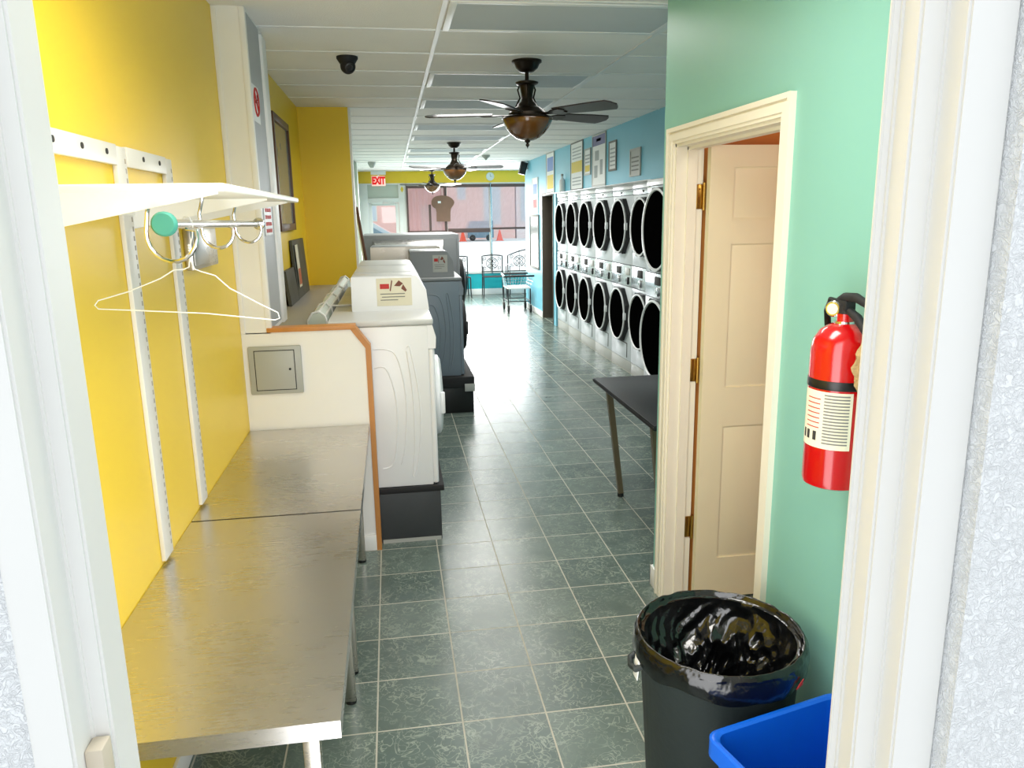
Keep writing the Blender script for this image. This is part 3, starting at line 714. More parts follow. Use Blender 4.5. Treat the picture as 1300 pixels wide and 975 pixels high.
# ------------------------------------------------------------------ washers
def washer(name, label, cat, y0, w, xf, xb, zb, zt, zc, cx0, cx1, cy0, cy1, mb_, ml, mc, sticker, group, own=False):
    t = thing(name, label, cat, ((xf+xb)/2, y0+w/2, zb), group)
    s = MB(); s.box(xb, y0, zb, xf-.03, y0+w, zt-.035, bev=.006)
    # stamped ridges on the side panels (offsets from the front and fractions of the height)
    def arcs(pts):
        P_ = [Vector((a, 0, b)) for a, b in pts]; o = []
        for i in range(len(P_)-1):
            p0, p1, p2, p3 = P_[max(0, i-1)], P_[i], P_[i+1], P_[min(len(P_)-1, i+2)]
            for k in range(6):
                q = k/6; o.append(.5*((2*p1)+(p2-p0)*q+(2*p0-5*p1+4*p2-p3)*q*q+(3*p1-p0-3*p2+p3)*q**3))
        o.append(P_[-1]); return o
    K = zt-.05-zb
    for yy in (y0, y0+w):
        for pts in ([(.145, .86), (.13, .87), (.118, .8), (.095, .62), (.085, .42), (.1, .2), (.125, .06), (.14, .05), (.125, .22), (.12, .45), (.128, .65), (.145, .84)],
                    [(.32, .86), (.25, .855), (.205, .82), (.175, .7), (.16, .5), (.175, .25), (.20, .12)],
                    [(.32, .74), (.28, .75), (.25, .72), (.22, .6), (.21, .42), (.225, .22), (.25, .12), (.30, .1)]):
            s.tube([(xf-p.x, yy, zb+.02+K*p.z) for p in arcs(pts)], .0042, 6)
    s.build('body', mb_, t)
    s = MB(); s.box(xf-.032, y0+.002, zb+.005, xf, y0+w-.002, zt-.16, bev=.012, seg=3); s.build('front_panel', mb_, t)
    s = MB(); s.prism([(xf-.032, zt-.16), (xf+.008, zt-.16), (xf+.012, zt-.10), (xf-.005, zt-.035), (xf-.032, zt-.035)], 'XZ', y0+.002, y0+w-.002); s.build('control_strip', mb_, t)
    s = MB(); s.box(xb, y0-.002, zt-.034, xf, y0+w+.002, zt, bev=.01, seg=3); s.build('lid', ml, t)
    if cx1 is not None:
        s = MB(); s.prism([(cx0, zt), (cx0+.003, zc-.005), (cx0+.01, zc), (cx1-.07, zc), (cx1-.06, zc-.004), (cx1-.012, zc-.085), (cx1, zt)], 'XZ', cy0, cy1)
        co = s.build('console', mc, t)
        s = MB(); s.box(cx0+.012, cy0+.012, zc, cx1-.085, cy1-.012, zc+.004, bev=.002); s.build('console_top', MATS['pale_grey_lid'] if mb_ is M_wash else M_gwash2, co)
        if sticker:
            X0, X1, Z0, Z1 = sticker; y = cy0
            st = B(X0, y-.0012, Z0, X1, y-.0002, Z1).build('instruction_label', M_paper if mb_ is M_wash else M_grey, co)
            W_, H_ = X1-X0, Z1-Z0
            s = MB(); s.box(X0+.1*W_, y-.0018, Z0+.62*H_, X0+.36*W_, y-.001, Z0+.8*H_); s.build('red_block', M_redp, st) if False else s.build('red_block', M_redp, co)
            s = MB(); s.prism([(X0+.5*W_, Z0+.72*H_), (X0+.64*W_, Z0+.92*H_), (X0+.76*W_, Z0+.8*H_), (X0+.66*W_, Z0+.7*H_)], 'XZ', y-.0018, y-.001)
            s.prism([(X0+.4*W_, Z0+.52*H_), (X0+.46*W_, Z0+.9*H_), (X0+.43*W_, Z0+.94*H_), (X0+.37*W_, Z0+.56*H_)], 'XZ', y-.0018, y-.001)
            s.prism([(X0+.7*W_, Z0+.62*H_), (X0+.82*W_, Z0+.5*H_), (X0+.86*W_, Z0+.56*H_), (X0+.76*W_, Z0+.78*H_)], 'XZ', y-.0018, y-.001)
            s.build('drawing', M_brownp, co)
            s = MB()
            for k in range(3): s.box(X0+(.1+.04*(k % 2))*W_, y-.0018, Z0+(.2+.11*k)*H_, X0+(.8-.2*(k == 0))*W_, y-.001, Z0+(.23+.11*k)*H_)
            s.build('text_line', M_print, co)
    # round door on the aisle side
    cyd, czd = y0+w/2, zb+(zt-zb)*.47
    dr = MB().lathe([(.225, -.002), (.232, .012), (.228, .034), (.205, .046), (.16, .05)], (xf, cyd, czd), 'X', 36).build('door', M_ring if mb_ is M_wash else M_blackm, t)
    MB().lathe([(.16, .05), (.12, .036), (0, .03)], (xf, cyd, czd), 'X', 30).build('door_glass', M_glassblk, dr)
    B(xf+.03, cyd-.235, czd-.06, xf+.055, cyd-.205, czd+.06, bev=.006).build('handle', mb_ if mb_ is M_wash else M_black, dr)
    return t
G1 = 'white front loading washers on dark plinth'
ZB = .318
washer('washing_machine', 'white front loading washer nearest the camera beside the half wall', 'washing machine', 3.985, .675, .2, -.345, ZB, 1.235, 1.43, -.235, .2, 4.395, 4.655, M_wash, M_washlid, M_wash, (-.092, .106, 1.262, 1.418), G1)
washer('washing_machine', 'second white washer from the camera, between the other two white washers', 'washing machine', 4.67, .675, .2, -.345, ZB, 1.235, 1.43, -.235, .2, 4.68, 5.335, M_wash, M_washlid, M_wash, None, G1)
washer('washing_machine', 'farthest white washer, just before the grey washers', 'washing machine', 5.355, .675, .2, -.345, ZB, 1.235, 1.43, -.235, .2, 5.365, 6.02, M_wash, M_washlid, M_wash, None, G1)
B2g = 'grey front loading washers'
washer('washing_machine', 'grey front loading washer with label on console, nearest of the grey ones', 'washing machine', 6.78, .68, .61, .03, .335, 1.225, 1.452, .16, .55, 6.84, 7.4, M_gwash, M_gwash2, M_gwash2, (.36, .49, 1.27, 1.42), B2g)
washer('washing_machine', 'grey front loading washer directly in front of the tall steel washer', 'washing machine', 7.475, .68, .61, -.2, .335, 1.225, 1.47, -.2, .53, 7.56, 8.1, M_gwash, M_gwash2, M_steel, None, B2g)
p = thing('washer_plinth', 'low dark plinth under the white washers', 'plinth', (-.1, 5, 0))
B(-.45, 3.972, 0, .205, 6.1, .285, bev=.004).build('base', M_plinth, p)
B(-.45, 3.968, .285, .225, 6.1, .318, bev=.004).build('top_board', M_blackm, p)
B(-.12, 3.966, 0, .2, 3.974, .02).build('edge_strip', M_grey, p)
p = thing('washer_plinth', 'black plinth with pale corner guard under the grey washers', 'plinth', (.3, 7.5, 0))
B(.02, 6.72, 0, .68, 8.25, .235, bev=.006).build('base', M_black, p)
B(.02, 6.71, .235, .69, 8.25, .335, bev=.006).build('top_board', M_blackm, p)
B(.6, 6.700, .2, .692, 6.712, .27, bev=.003).build('corner_guard', M_grey, p)

# big steel washer-extractor
t = thing('steel_washer', 'large grey steel washer with hooded top behind the grey washers', 'washing machine', (.22, 9.2, 0))
s = MB(); s.box(-.32, 8.9, 0, .78, 9.95, 1.555, bev=.012); s.build('cabinet', M_gwash2, t)
s = MB(); s.box(-.29, 8.885, .25, .75, 8.9, 1.51, bev=.01); s.build('side_panel', M_gwash2, t)
s = MB(); s.hexa([(-.12, 8.45, 1.33), (.55, 8.45, 1.33), (.6, 8.9, 1.33), (-.2, 8.9, 1.33)], [(-.12, 8.47, 1.36), (.55, 8.47, 1.36), (.6, 8.9, 1.5), (-.2, 8.9, 1.5)]); s.build('hood', M_steel2, t)
dr = MB().lathe([(.3, 0), (.31, .02), (.29, .07), (.2, .1)], (.78, 9.4, .95), 'X', 36).build('door', M_black, t)
MB().lathe([(.2, .1), (.1, .12), (0, .125)], (.78, 9.4, .95), 'X', 28).build('door_glass', M_glassblk, dr)
# ledge behind washers and things on it
t = thing('wall_ledge', 'grey laminate ledge running behind the washers', 'ledge', (-.6, 6, 0))
B(XL+.001, 4.46, 1.125, -.45, 7.21, 1.155, bev=.004).build('top', M_ledge, t)
B(XL+.001, 4.5, 0, -.47, 7.2, 1.125).build('box', M_blackm, t)
B(XL+.001, 4.452, 1.115, -.45, 4.462, 1.157).build('front_edge', M_white, t)
t = thing('ribbed_cover', 'long white ribbed plastic cover with grey panes lying behind the washers', 'cover', (-.42, 5.2, 1.16))
def rc(y, dx, dz): return (-.475+dx, y, 1.158+dz)
y0, y1 = 4.2, 6.75
cs = [(-.012, 0), (-.012, .055), (.012, .09), (.045, .1), (.075, .075), (.09, .0)]
s = MB(); s.prism([(-.448+a, 1.158+b) for a, b in cs], 'XZ', y0, y1); s.build('cover', M_panel, t)
for k in range(3):
    ya = y0+.5+.6*k; s = MB(); s.hexa([(-.371, ya, 1.228), (-.360, ya, 1.172), (-.360, ya+.5, 1.172), (-.371, ya+.5, 1.228)], [(-.367, ya, 1.229), (-.356, ya, 1.173), (-.356, ya+.5, 1.173), (-.367, ya+.5, 1.229)]); s.build('pane', M_grey, t)
for ya in (y0+.01, y0+.45, y0+1.05, y0+1.65, y1-.01):
    s = MB(); s.tube([(-.448+a*1.03, ya, 1.16+b*1.06) for a, b in cs], .007, 6); s.build('rib', M_wire, t)
for a, b in ((.045, .102), (.075, .077), (.09, .01)):
    s = MB(); s.tube([(-.448+a, y0, 1.16+b), (-.448+a, y1, 1.16+b)], .006, 6); s.build('rod', M_wire, t)
s = MB(); s.tube([(-.365, 4.67, 1.243), (-.245, 4.67, 1.243)], .006, 6); s.build('link', M_wire, t)
# framed picture, leaning boards
def framed(name, label, cat, y0, y1, z0, z1, mf, mp_, x=XL, bw=.035, face=1, dep=.025):
    t = thing(name, label, cat, (x, (y0+y1)/2, z0))
    f = MB(); xs = sorted((x, x+face*dep))
    f.box(xs[0], y0, z0, xs[1], y0+bw, z1, bev=.003); f.box(xs[0], y1-bw, z0, xs[1], y1, z1, bev=.003)
    f.box(xs[0], y0+bw, z0, xs[1], y1-bw, z0+bw, bev=.003); f.box(xs[0], y0+bw, z1-bw, xs[1], y1-bw, z1, bev=.003)
    f.build('frame', mf, t)
    xs = sorted((x, x+face*dep*.5)); B(xs[0], y0+bw, z0+bw, xs[1], y1-bw, z1-bw).build('glass', mp_, t)
    return t
framed('framed_picture', 'tall brown framed picture with grey glass on yellow wall past column', 'picture', 5.5, 6.33, 1.67, 2.46, M_frame, M_pic, bw=.05)
def lean(y0, y1, z1, d0, th):
    return MB().hexa([(XL+d0, y0, 1.157), (XL+d0+th, y0, 1.157), (XL+d0+th, y1, 1.157), (XL+d0, y1, 1.157)], [(XL+.004, y0, z1), (XL+.004+th, y0, z1), (XL+.004+th, y1, z1), (XL+.004, y1, z1)])
t = thing('leaning_board', 'tall dark board with pale and orange strip leaning on the ledge', 'board', (XL+.02, 6.3, 1.157))
lean(5.98, 6.74, 1.595, .03, .02).build('board', M_board, t)
s = MB(); s.hexa([(XL+.052, 6.04, 1.24), (XL+.054, 6.04, 1.24), (XL+.054, 6.2, 1.24), (XL+.052, 6.2, 1.24)], [(XL+.035, 6.04, 1.56), (XL+.037, 6.04, 1.56), (XL+.037, 6.2, 1.56), (XL+.035, 6.2, 1.56)]); st = s.build('strip', M_paper, t)
s = MB(); s.hexa([(XL+.0545, 6.05, 1.26), (XL+.0555, 6.05, 1.26), (XL+.0555, 6.19, 1.26), (XL+.0545, 6.19, 1.26)], [(XL+.049, 6.05, 1.38), (XL+.050, 6.05, 1.38), (XL+.050, 6.19, 1.38), (XL+.049, 6.19, 1.38)]); s.build('orange_block', mat('orange_print', (190, 100, 70)), st)
t = thing('leaning_board', 'low dark board leaning on the ledge in front of the taller one', 'board', (XL+.02, 5.75, 1.157))
lean(5.5, 5.96, 1.40, .03, .022).build('board', M_board, t)
# mop handles
for (dx, lab, m) in ((.03, 'shorter brown wooden pole leaning at the end of the yellow stub wall', M_frame), (0, 'taller white pole leaning beside the brown one near the yellow stub wall', M_white)):
    s = MB(); yy = 7.457-dx; s.cyl((-.107+dx, yy, 0.0), (-.325+dx, yy, 2.04-.2*(dx > 0)), .013, seg=12)
    s.sphere((-.325+dx, yy, 2.04-.2*(dx > 0)), .014, seg=10, rings=8)
    tag(s.build('mop_handle', m), lab, 'pole')

# ------------------------------------------------------------------ dryers
PX = 2.585
def round_door(t, cy, cz, R, px, pr):
    """big round porthole door; px panel plane, pr how far ring stands out (-X)"""
    bs = MB()
    oc = [(R*1.04*math.cos(PI/8+k*PI/4)/math.cos(PI/8)*.97, R*1.04*math.sin(PI/8+k*PI/4)/math.cos(PI/8)*.97) for k in range(8)]
    bs.prism([(cy+a, cz+b) for a, b in oc], 'YZ', px-pr*.75, px+.002)
    base = bs.build('door', M_black, t)
    rg = MB().lathe([(R*.985, pr*.72), (R, pr*.85), (R, pr*.97), (R*.985, pr), (R*.95, pr), (R*.93, pr*.9), (R*.925, pr*.75)], (0, 0, 0), 'X', 48)
    rg.bm.transform(Matrix.Translation((px, cy, cz)) @ Matrix.Rotation(PI, 4, 'Z')); rg.build('door_ring', M_ring, base)
    gl = MB().lathe([(R*.935, pr*.86), (R*.7, pr*.8), (0, pr*.78)], (0, 0, 0), 'X', 40)
    gl.bm.transform(Matrix.Translation((px, cy, cz)) @ Matrix.Rotation(PI, 4, 'Z')); gl.build('door_glass', M_glassblk, base)
    h = MB().box(px-pr-.006, cy-R*1.04, cz-.04, px-pr*.6, cy-R*.955, cz+.04, bev=.006); h.build('handle', M_ring, base)
    return base
def stack_dryer(label, cy, pitch, R, zu, zl, px, pr, big=False):
    t = thing('stacked_dryer', label, 'dryer', (px+.3, cy, 0), 'wall of stacked dryers')
    y0, y1 = cy-pitch/2+.004, cy+pitch/2-.004
    B(px+.003, y0-.0035, .0, 3.35, y1+.0035, 2.06).build('cabinet', M_plinth, t)
    B(px-.004, y0, .0, px+.004, y1, .125, bev=.002).build('kick_plate', M_grey, t)
    lp = B(px-.006, y0, .13, px+.004, y1, .955, bev=.003).build('lower_panel', M_dry, t)
    B(px-.006, y0, 1.20, px+.004, y1, 1.94, bev=.003).build('upper_panel', M_dry, t)
    B(px-.010, y0, 1.945, px+.004, y1, 2.0, bev=.003).build('top_strip', M_drysteel, t)
    B(px-.016, y0, 2.005, px+.004, y1, 2.062, bev=.004).build('header', M_wash, t)
    cp = B(px-.012, y0, .962, px+.004, y1, 1.193, bev=.004).build('coin_panel', M_drysteel, t)
    for s_, yy in ((0, y0+.06), (1, y0+pitch*.52)):
        B(px-.020, yy, 1.085, px-.011, yy+.15, 1.165, bev=.003).build('display', M_printd if s_ else M_grey, cp)
        b = MB(); b.box(px-.03, yy+.03, .985, px-.011, yy+.06, 1.065, bev=.004); b.cyl((px-.022, yy+.11, 1.03), (px-.011, yy+.11, 1.03), .018, seg=14); b.build('coin_slot', M_chrome if s_ else M_black, cp)
    MB().cyl((px-.016, cy+.05, 1.972), (px-.009, cy+.05, 1.972), .012, seg=12).build('lamp', M_printd, t)
    if not big:
        a = B(px-.010, y0+.14, .16, px-.005, y1-.2, .315, bev=.002).build('access_door', M_dry, t)
        s = MB(); s.box(px-.0112, y0+.13, .16, px-.0055, y0+.139, .322); s.box(px-.0112, y0+.13, .316, px-.0055, y1-.2, .323); s.build('gap_and_shadow', M_printd, a)  # dark L paints the shadow along two edges of the access door
    round_door(t, cy, zu, R, px-.006, pr); round_door(t, cy, zl, R, px-.006, pr)
    return t
cys = [11.455-.761*i for i in range(6)]
names = ['farthest silver stacked dryer, next to the dark doorway', 'second stacked dryer from the dark doorway', 'third stacked dryer from the dark doorway', 'fourth stacked dryer from the dark doorway', 'fifth stacked dryer from the dark doorway', 'sixth stacked dryer from dark doorway, beside the oversized one']
d0 = stack_dryer(names[0], cys[0], .761, .296, 1.612, .632, PX, .065)
for i in range(1, 6): dup(d0, (d0.location.x, cys[i], 0), names[i])
stack_dryer('oversized stacked dryer with largest round doors, nearest the camera by teal corner', 6.79, .92, .375, 1.60, .585, 2.475, .085, True)
t = MB(); t.box(2.50, 7.27, 2.062, XB+.02, 11.85, 2.072, bev=.003)
struct(t.build('trim_dryer_ledge', M_wash))
b = MB().lathe([(0, 0), (.04, 0), (.045, .02), (.045, .15), (.03, .18), (.018, .19), (.018, .225), (0, .225)], (2.525, 11.25, 2.072), 'Z', 20)
t = thing('detergent_bottle', 'white bottle standing on ledge above the farthest dryers', 'bottle', (2.525, 11.25, 2.072))
b.build('bottle', M_paperw, t)
MB().cyl((2.525, 11.25, 2.297), (2.525, 11.25, 2.325), .02, seg=16).build('cap', M_grey, t)

# posters on the blue wall (face -X)
def poster(label, y0, y1, z0, z1, blocks, frame=None, paper=M_paperw):
    t = thing('poster', label, 'poster', (XB, (y0+y1)/2, z0), 'notices on the blue wall')
    B(XB-.008, y0, z0, XB-.0005, y1, z1).build('sheet', paper, t)
    for (a, b, c_, d_, m, nm) in blocks:
        B(XB-.0095, y0+(y1-y0)*a, z0+(z1-z0)*c_, XB-.0078, y0+(y1-y0)*b, z0+(z1-z0)*d_).build(nm, m, t)
    if frame:
        f = MB(); w_ = .02
        f.box(XB-.014, y0-w_, z0-w_, XB-.0005, y0, z1+w_); f.box(XB-.014, y1, z0-w_, XB-.0005, y1+w_, z1+w_); f.box(XB-.014, y0, z1, XB-.0005, y1, z1+w_); f.box(XB-.014, y0, z0-w_, XB-.0005, y1, z0)
        f.build('frame', frame, t)
M_soft = mat('faded_print', (166, 172, 172), rough=.7)
lines = lambda n, z0, z1, m=M_soft: [(.12, .88, z0+(z1-z0)*k/n, z0+(z1-z0)*(k+.35)/n, m, 'text_line') for k in range(n)]
poster('tall poster with yellow lower picture above dark doorway', 11.95, 12.52, 2.09, 2.69, [(.1, .9, .1, .45, M_yelp, 'picture'), (.1, .9, .55, .9, M_bluep, 'picture')], M_grey)
poster('large poster with yellow band in its middle, over second and third dryers', 10.15, 10.8, 2.09, 2.69, [(.05, .95, .36, .6, M_yelp, 'picture')]+lines(3, .08, .3)+lines(4, .66, .95), M_print)
poster('narrow notice with yellow foot between the two large posters', 9.75, 10.03, 2.26, 2.55, [(.1, .9, .08, .35, M_yelp, 'picture')]+lines(3, .45, .9), M_grey)
poster('large poster with purple heading and grey diagrams', 9.05, 9.63, 2.1, 2.68, [(0, 1, .8, 1, M_purple, 'heading'), (.35, .7, .88, .94, M_paperw, 'heading_text'), (.5, .8, .5, .7, M_soft, 'diagram'), (.2, .4, .2, .5, M_soft, 'diagram'), (.6, .85, .15, .4, M_soft, 'diagram')], M_grey)
poster('small white framed notice right of the purple headed poster', 8.62, 8.88, 2.25, 2.54, lines(5, .12, .9), M_print)
poster('small grey lettered notice on blue wall nearest the teal corner', 7.76, 8.07, 2.15, 2.39, lines(4, .15, .85, M_print), M_grey, M_grey)
poster('pale pink paper notice between shop window and doorway', 13.3, 13.8, 1.78, 2.36, [(.15, .85, .55, .85, M_bluep, 'picture'), (.15, .85, .15, .4, M_redp, 'picture')], M_paperw)
framed('notice_board', 'tall glazed grey notice board on blue wall behind the cart', 'notice board', 13.2, 14.05, .8, 1.75, M_print, M_pic, x=XB, face=-1, bw=.04)
# dark doorway
c = MB(); c.box(XB-.012, 12.885, 0, XB+.16, 12.935, 2.09, bev=.003); c.box(XB-.012, 12.035, 0, XB+.16, 12.06, 2.09, bev=.003); c.box(XB-.012, 12.04, 2.05, XB+.16, 12.93, 2.1, bev=.003)
struct(c.build('trim_brown_door_frame', M_brown))
t = thing('brown_door', 'open dark brown door inside the doorway beyond the dryers', 'door', (XB+.2, 12.8, 0))
B(XB+.155, 12.80, .01, XB+.72, 12.85, 2.04, bev=.003).build('slab', M_dbrown, t)
MB().lathe([(0, -.05), (.025, -.045), (.02, -.02), (.01, 0)], (XB+.65, 12.80, 1.0), 'Y', 16).build('knob', M_brass, t)
tag(B(XB-.009, 13.02, 1.16, XB, 13.10, 1.28, bev=.003).build('light_switch', M_paperw), 'white light switch on blue wall beside the dark doorway', 'switch')

# ------------------------------------------------------------------ shop front
w = MB()
w.box(-.64, YW, 2.46, 3.9, YW+.2, CZ); struct(w.build('wall_front_header', M_yel))
struct(B(.36, YW, .0, 3.9, YW+.2, .47).build('wall_front', M_turq))
struct(B(.36, YW-.02, 0, 3.9, YW, .13, bev=.004).build('baseboard_front', M_white))
f = MB()
for x0, x1 in ((-.64, -.44), (.22, .37)): f.box(x0, YW-.03, 0, x1, YW+.12, 2.46, bev=.004)
f.box(-.44, YW-.03, 2.05, .22, YW+.12, 2.15, bev=.004); f.box(-.44, YW-.02, 2.43, .22, YW+.12, 2.46)
struct(f.build('trim_front_door_frame', M_alu))
struct(B(-.44, YW+.02, 2.15, .22, YW+.06, 2.43).build('transom_panel', M_panel))
t = thing('front_door', 'white framed glass front door under the exit sign', 'door', (-.1, YW+.04, 0))
f = MB(); f.box(-.435, YW+.01, .01, -.36, YW+.06, 2.045, bev=.004); f.box(.14, YW+.01, .01, .215, YW+.06, 2.045, bev=.004); f.box(-.36, YW+.01, .01, .14, YW+.06, .25, bev=.004); f.box(-.36, YW+.01, 1.99, .14, YW+.06, 2.045, bev=.004)
f.build('frame', M_alu, t)
B(-.36, YW+.03, .25, .14, YW+.036, 1.99).build('pane', M_glass, t)
s = MB(); s.box(-.38, YW-.05, 2.02, -.13, YW+.01, 2.09, bev=.006); s.tube([(-.15, YW-.04, 2.03), (.05, YW-.1, 2.04), (.16, YW-.03, 2.06)], .008, 6); s.build('closer', M_alu, t)
s = MB(); s.cyl((.17, YW-.04, .95), (.17, YW-.04, 1.3), .012, seg=10); s.box(.16, YW-.04, .96, .18, YW+.02, .98); s.box(.16, YW-.04, 1.27, .18, YW+.02, 1.29); s.build('handle', M_chrome, t)
f = MB()
for x0, x1 in ((.37, .40), (1.22, 1.27), (2.205, 2.255), (3.2, 3.25), (3.85, 3.9)): f.box(x0, YW-.02, .47, x1, YW+.1, 2.46, bev=.004)
f.box(.37, YW-.02, .47, 3.9, YW+.1, .52, bev=.004); f.box(.37, YW-.02, 2.4, 3.9, YW+.1, 2.46, bev=.004)
struct(f.build('window_frame', M_alu))
for i, (x0, x1) in enumerate(((.4, 1.22), (1.27, 2.205), (2.255, 3.2), (3.25, 3.85))):
    struct(B(x0, YW+.04, .52, x1, YW+.046, 2.4).build('window_%d' % (i+1), M_glass))
struct(MB().cyl((2.23, YW-.05, .47), (2.23, YW-.05, 2.45), .018, seg=12).build('trim_window_pipe', M_chrome))
# shades
def shade(label, x0, x1, zb, hem=.06):
    t = thing('window_blind', label, 'blind', ((x0+x1)/2, YW-.06, 2.4), 'sheer shades in the shop window')
    B(x0, YW-.085, 2.36, x1, YW-.035, 2.425, bev=.006).build('valance', M_val, t)
    s = MB(); s.grid(lambda u, v: (x0+.02+(x1-x0-.04)*u, YW-.06+.004*math.sin(9*u+3*v), 2.37-(2.37-zb-hem)*v), 24, 8); s.build('cloth', M_sheer, t)
    B(x0+.01, YW-.072, zb, x1-.01, YW-.048, zb+hem+.006, bev=.006).build('hem_bar', M_val, t)
shade('sheer pale shade with thick brown hem in middle window bay', 1.26, 2.21, 1.385, .085)
shade('sheer pale shade with thin brown hem in right window bay', 2.25, 3.2, 1.44, .04)
t = thing('window_curtain', 'pleated pink curtain in a dark frame in window bay beside front door', 'curtain', (.82, YW-.05, 1.4))
f = MB(); f.box(.385, YW-.08, 1.39, .425, YW-.04, 2.4); f.box(1.2, YW-.08, 1.39, 1.255, YW-.03, 2.4); f.box(.425, YW-.08, 1.39, 1.2, YW-.04, 1.44); f.box(.425, YW-.08, 2.35, 1.2, YW-.04, 2.4); f.build('frame', M_val, t)
s = MB(); s.grid(lambda u, v: (.43+.765*u, YW-.055+.014*math.sin(2*PI*6*u+.4*math.sin(5*u)), 2.36-.93*v), 96, 4); s.build('cloth', M_curt, t)
s = MB(); s.grid(lambda u, v: (.88+.03*u, YW-.085, 2.0-.55*v), 2, 2); s.box(.86, YW-.088, 1.44, .90, YW-.078, 2.0); s.build('tie_strip', M_val, t)
# brown mushroom-shaped sign
def pc(x, y):   # crop pixel -> world X,Z on the shop front
    px, py = 440+x/9.286, 180+y/9.286
    d = Rv*((px-650)/FPX)-Uv*((py-487.5)/FPX)+Fv
    k = 17.1/d.y; return (d.x*k, 1.76+d.z*k)
sp = [(1000, 700), (1012, 672), (1040, 648), (1075, 637), (1110, 632), (1160, 634), (1205, 645), (1242, 668), (1265, 695), (1270, 718), (1258, 748), (1232, 785), (1224, 830), (1224, 940), (1062, 940), (1060, 830), (1050, 790), (1018, 770), (1000, 740)]
t = thing('hanging_sign', 'brown bread slice shaped board hanging in the shop window', 'sign', (1.35, 17.09, 1.7))
MB().prism([pc(x, y) for x, y in sp], 'XZ', 17.085, 17.11).build('board', M_sign, t)
a_, b_ = pc(1075, 725), pc(1110, 700)
B(a_[0], 17.08, a_[1], b_[0], 17.086, b_[1]).build('sticker', M_paperw, t)
s = MB(); s.tube([(a_[0]+.1, 17.097, 2.2), (a_[0]+.1, 17.1, 2.36)], .004, 5); s.build('cord', M_wire, t)
# exit sign
t = thing('exit_sign', 'lit EXIT sign with red letters hanging above the front door', 'exit sign', (-.19, 16.8, 2.4))
ED = 16.8
s = MB(); s.box(-.33, ED-.03, 2.392, -.045, ED+.03, 2.595, bev=.006); s.build('housing', M_exit, t)
s = MB(); s.box(-.34, ED-.06, 2.62, -.03, ED+.05, 2.70, bev=.006); s.box(-.2, ED-.02, 2.59, -.17, ED+.02, 2.63); s.build('mount', M_alu, t)
s = MB(); text_mesh(s, 'EXIT', .2, (-.187, ED-.034, 2.493), (.66, 0, 0), (0, 0, 1), .006, .012)
me = s.build('lettering', M_exitl, t)
t = thing('wall_clock', 'small round white clock on the yellow header', 'clock', (2.235, YW, 2.6))
MB().lathe([(0, -.02), (.075, -.02), (.085, -.028), (.09, -.02), (.09, 0)], (2.235, YW, 2.585), 'Y', 28).build('case', M_alu, t)
s = MB(); s.box(2.232, YW-.024, 2.585, 2.238, YW-.0205, 2.64); s.box(2.235, YW-.024, 2.582, 2.275, YW-.0205, 2.588); s.build('hand', M_printd, t)
tag(MB().prism([(.30, 2.26), (.335, 2.33), (.30, 2.40), (.265, 2.33)], 'XZ', YW-.038, YW-.03).build('diamond_tag', M_yelp), 'small yellow diamond tag on the front door frame', 'tag')
# speaker in the corner
t = thing('speaker', 'black box speaker mounted high on end of the blue wall', 'speaker', (2.53, 14.3, 2.5))
s = MB(); s.box(-.06, -.07, -.11, .06, .07, .11, bev=.008); s.bm.transform(Matrix.Translation((2.47, 14.3, 2.585)) @ Matrix.Rotation(.25, 4, 'Y')); s.build('cabinet', M_black, t)
s = MB(); s.box(2.49, 14.27, 2.57, XB, 14.33, 2.6); s.build('bracket', M_white, t)

# ------------------------------------------------------------------ ceiling things
def ceiling_light(k, label):
    y = CY0+CP*k+.015; x0, x1 = .318, 1.468; y1 = y+CP-.03
    t = thing('ceiling_light', label, 'ceiling light', ((x0+x1)/2, y+.28, CZ), 'recessed ceiling light panels')
    f = MB()
    f.box(x0, y, CZ-.012, x0+.035, y1, CZ-.0005, bev=.002); f.box(x1-.035, y, CZ-.012, x1, y1, CZ-.0005, bev=.002)
    f.box(x0+.035, y, CZ-.012, x1-.035, y+.03, CZ-.0005, bev=.002); f.box(x0+.035, y1-.03, CZ-.012, x1-.035, y1, CZ-.0005, bev=.002)
    f.build('frame', M_grid, t)
    s = MB(); s.grid(lambda u, v: (x0+.035+(x1-x0-.07)*u, y+.03+(y1-y-.06)*v, CZ-.007-.006*math.sin(PI*v)), 4, 10); s.build('lens', M_lens, t)
    return t
labs = ['nearest recessed ceiling light panel, cut by the top of view', 'recessed ceiling light panel just beyond the near fan', 'third recessed ceiling light panel from the camera', 'fourth recessed ceiling light panel from the camera', 'fifth recessed ceiling light panel from the camera', 'recessed ceiling light panel just beyond the middle fan', 'seventh recessed ceiling light panel, last before the farthest one', 'farthest ceiling light panel, added with its fill lamp before the shop window']
for k, l in zip((-1, 2, 4, 7, 9, 12, 14, 17), labs): ceiling_light(k, l)  # last panel is added to carry the fill lamp for the yellow header

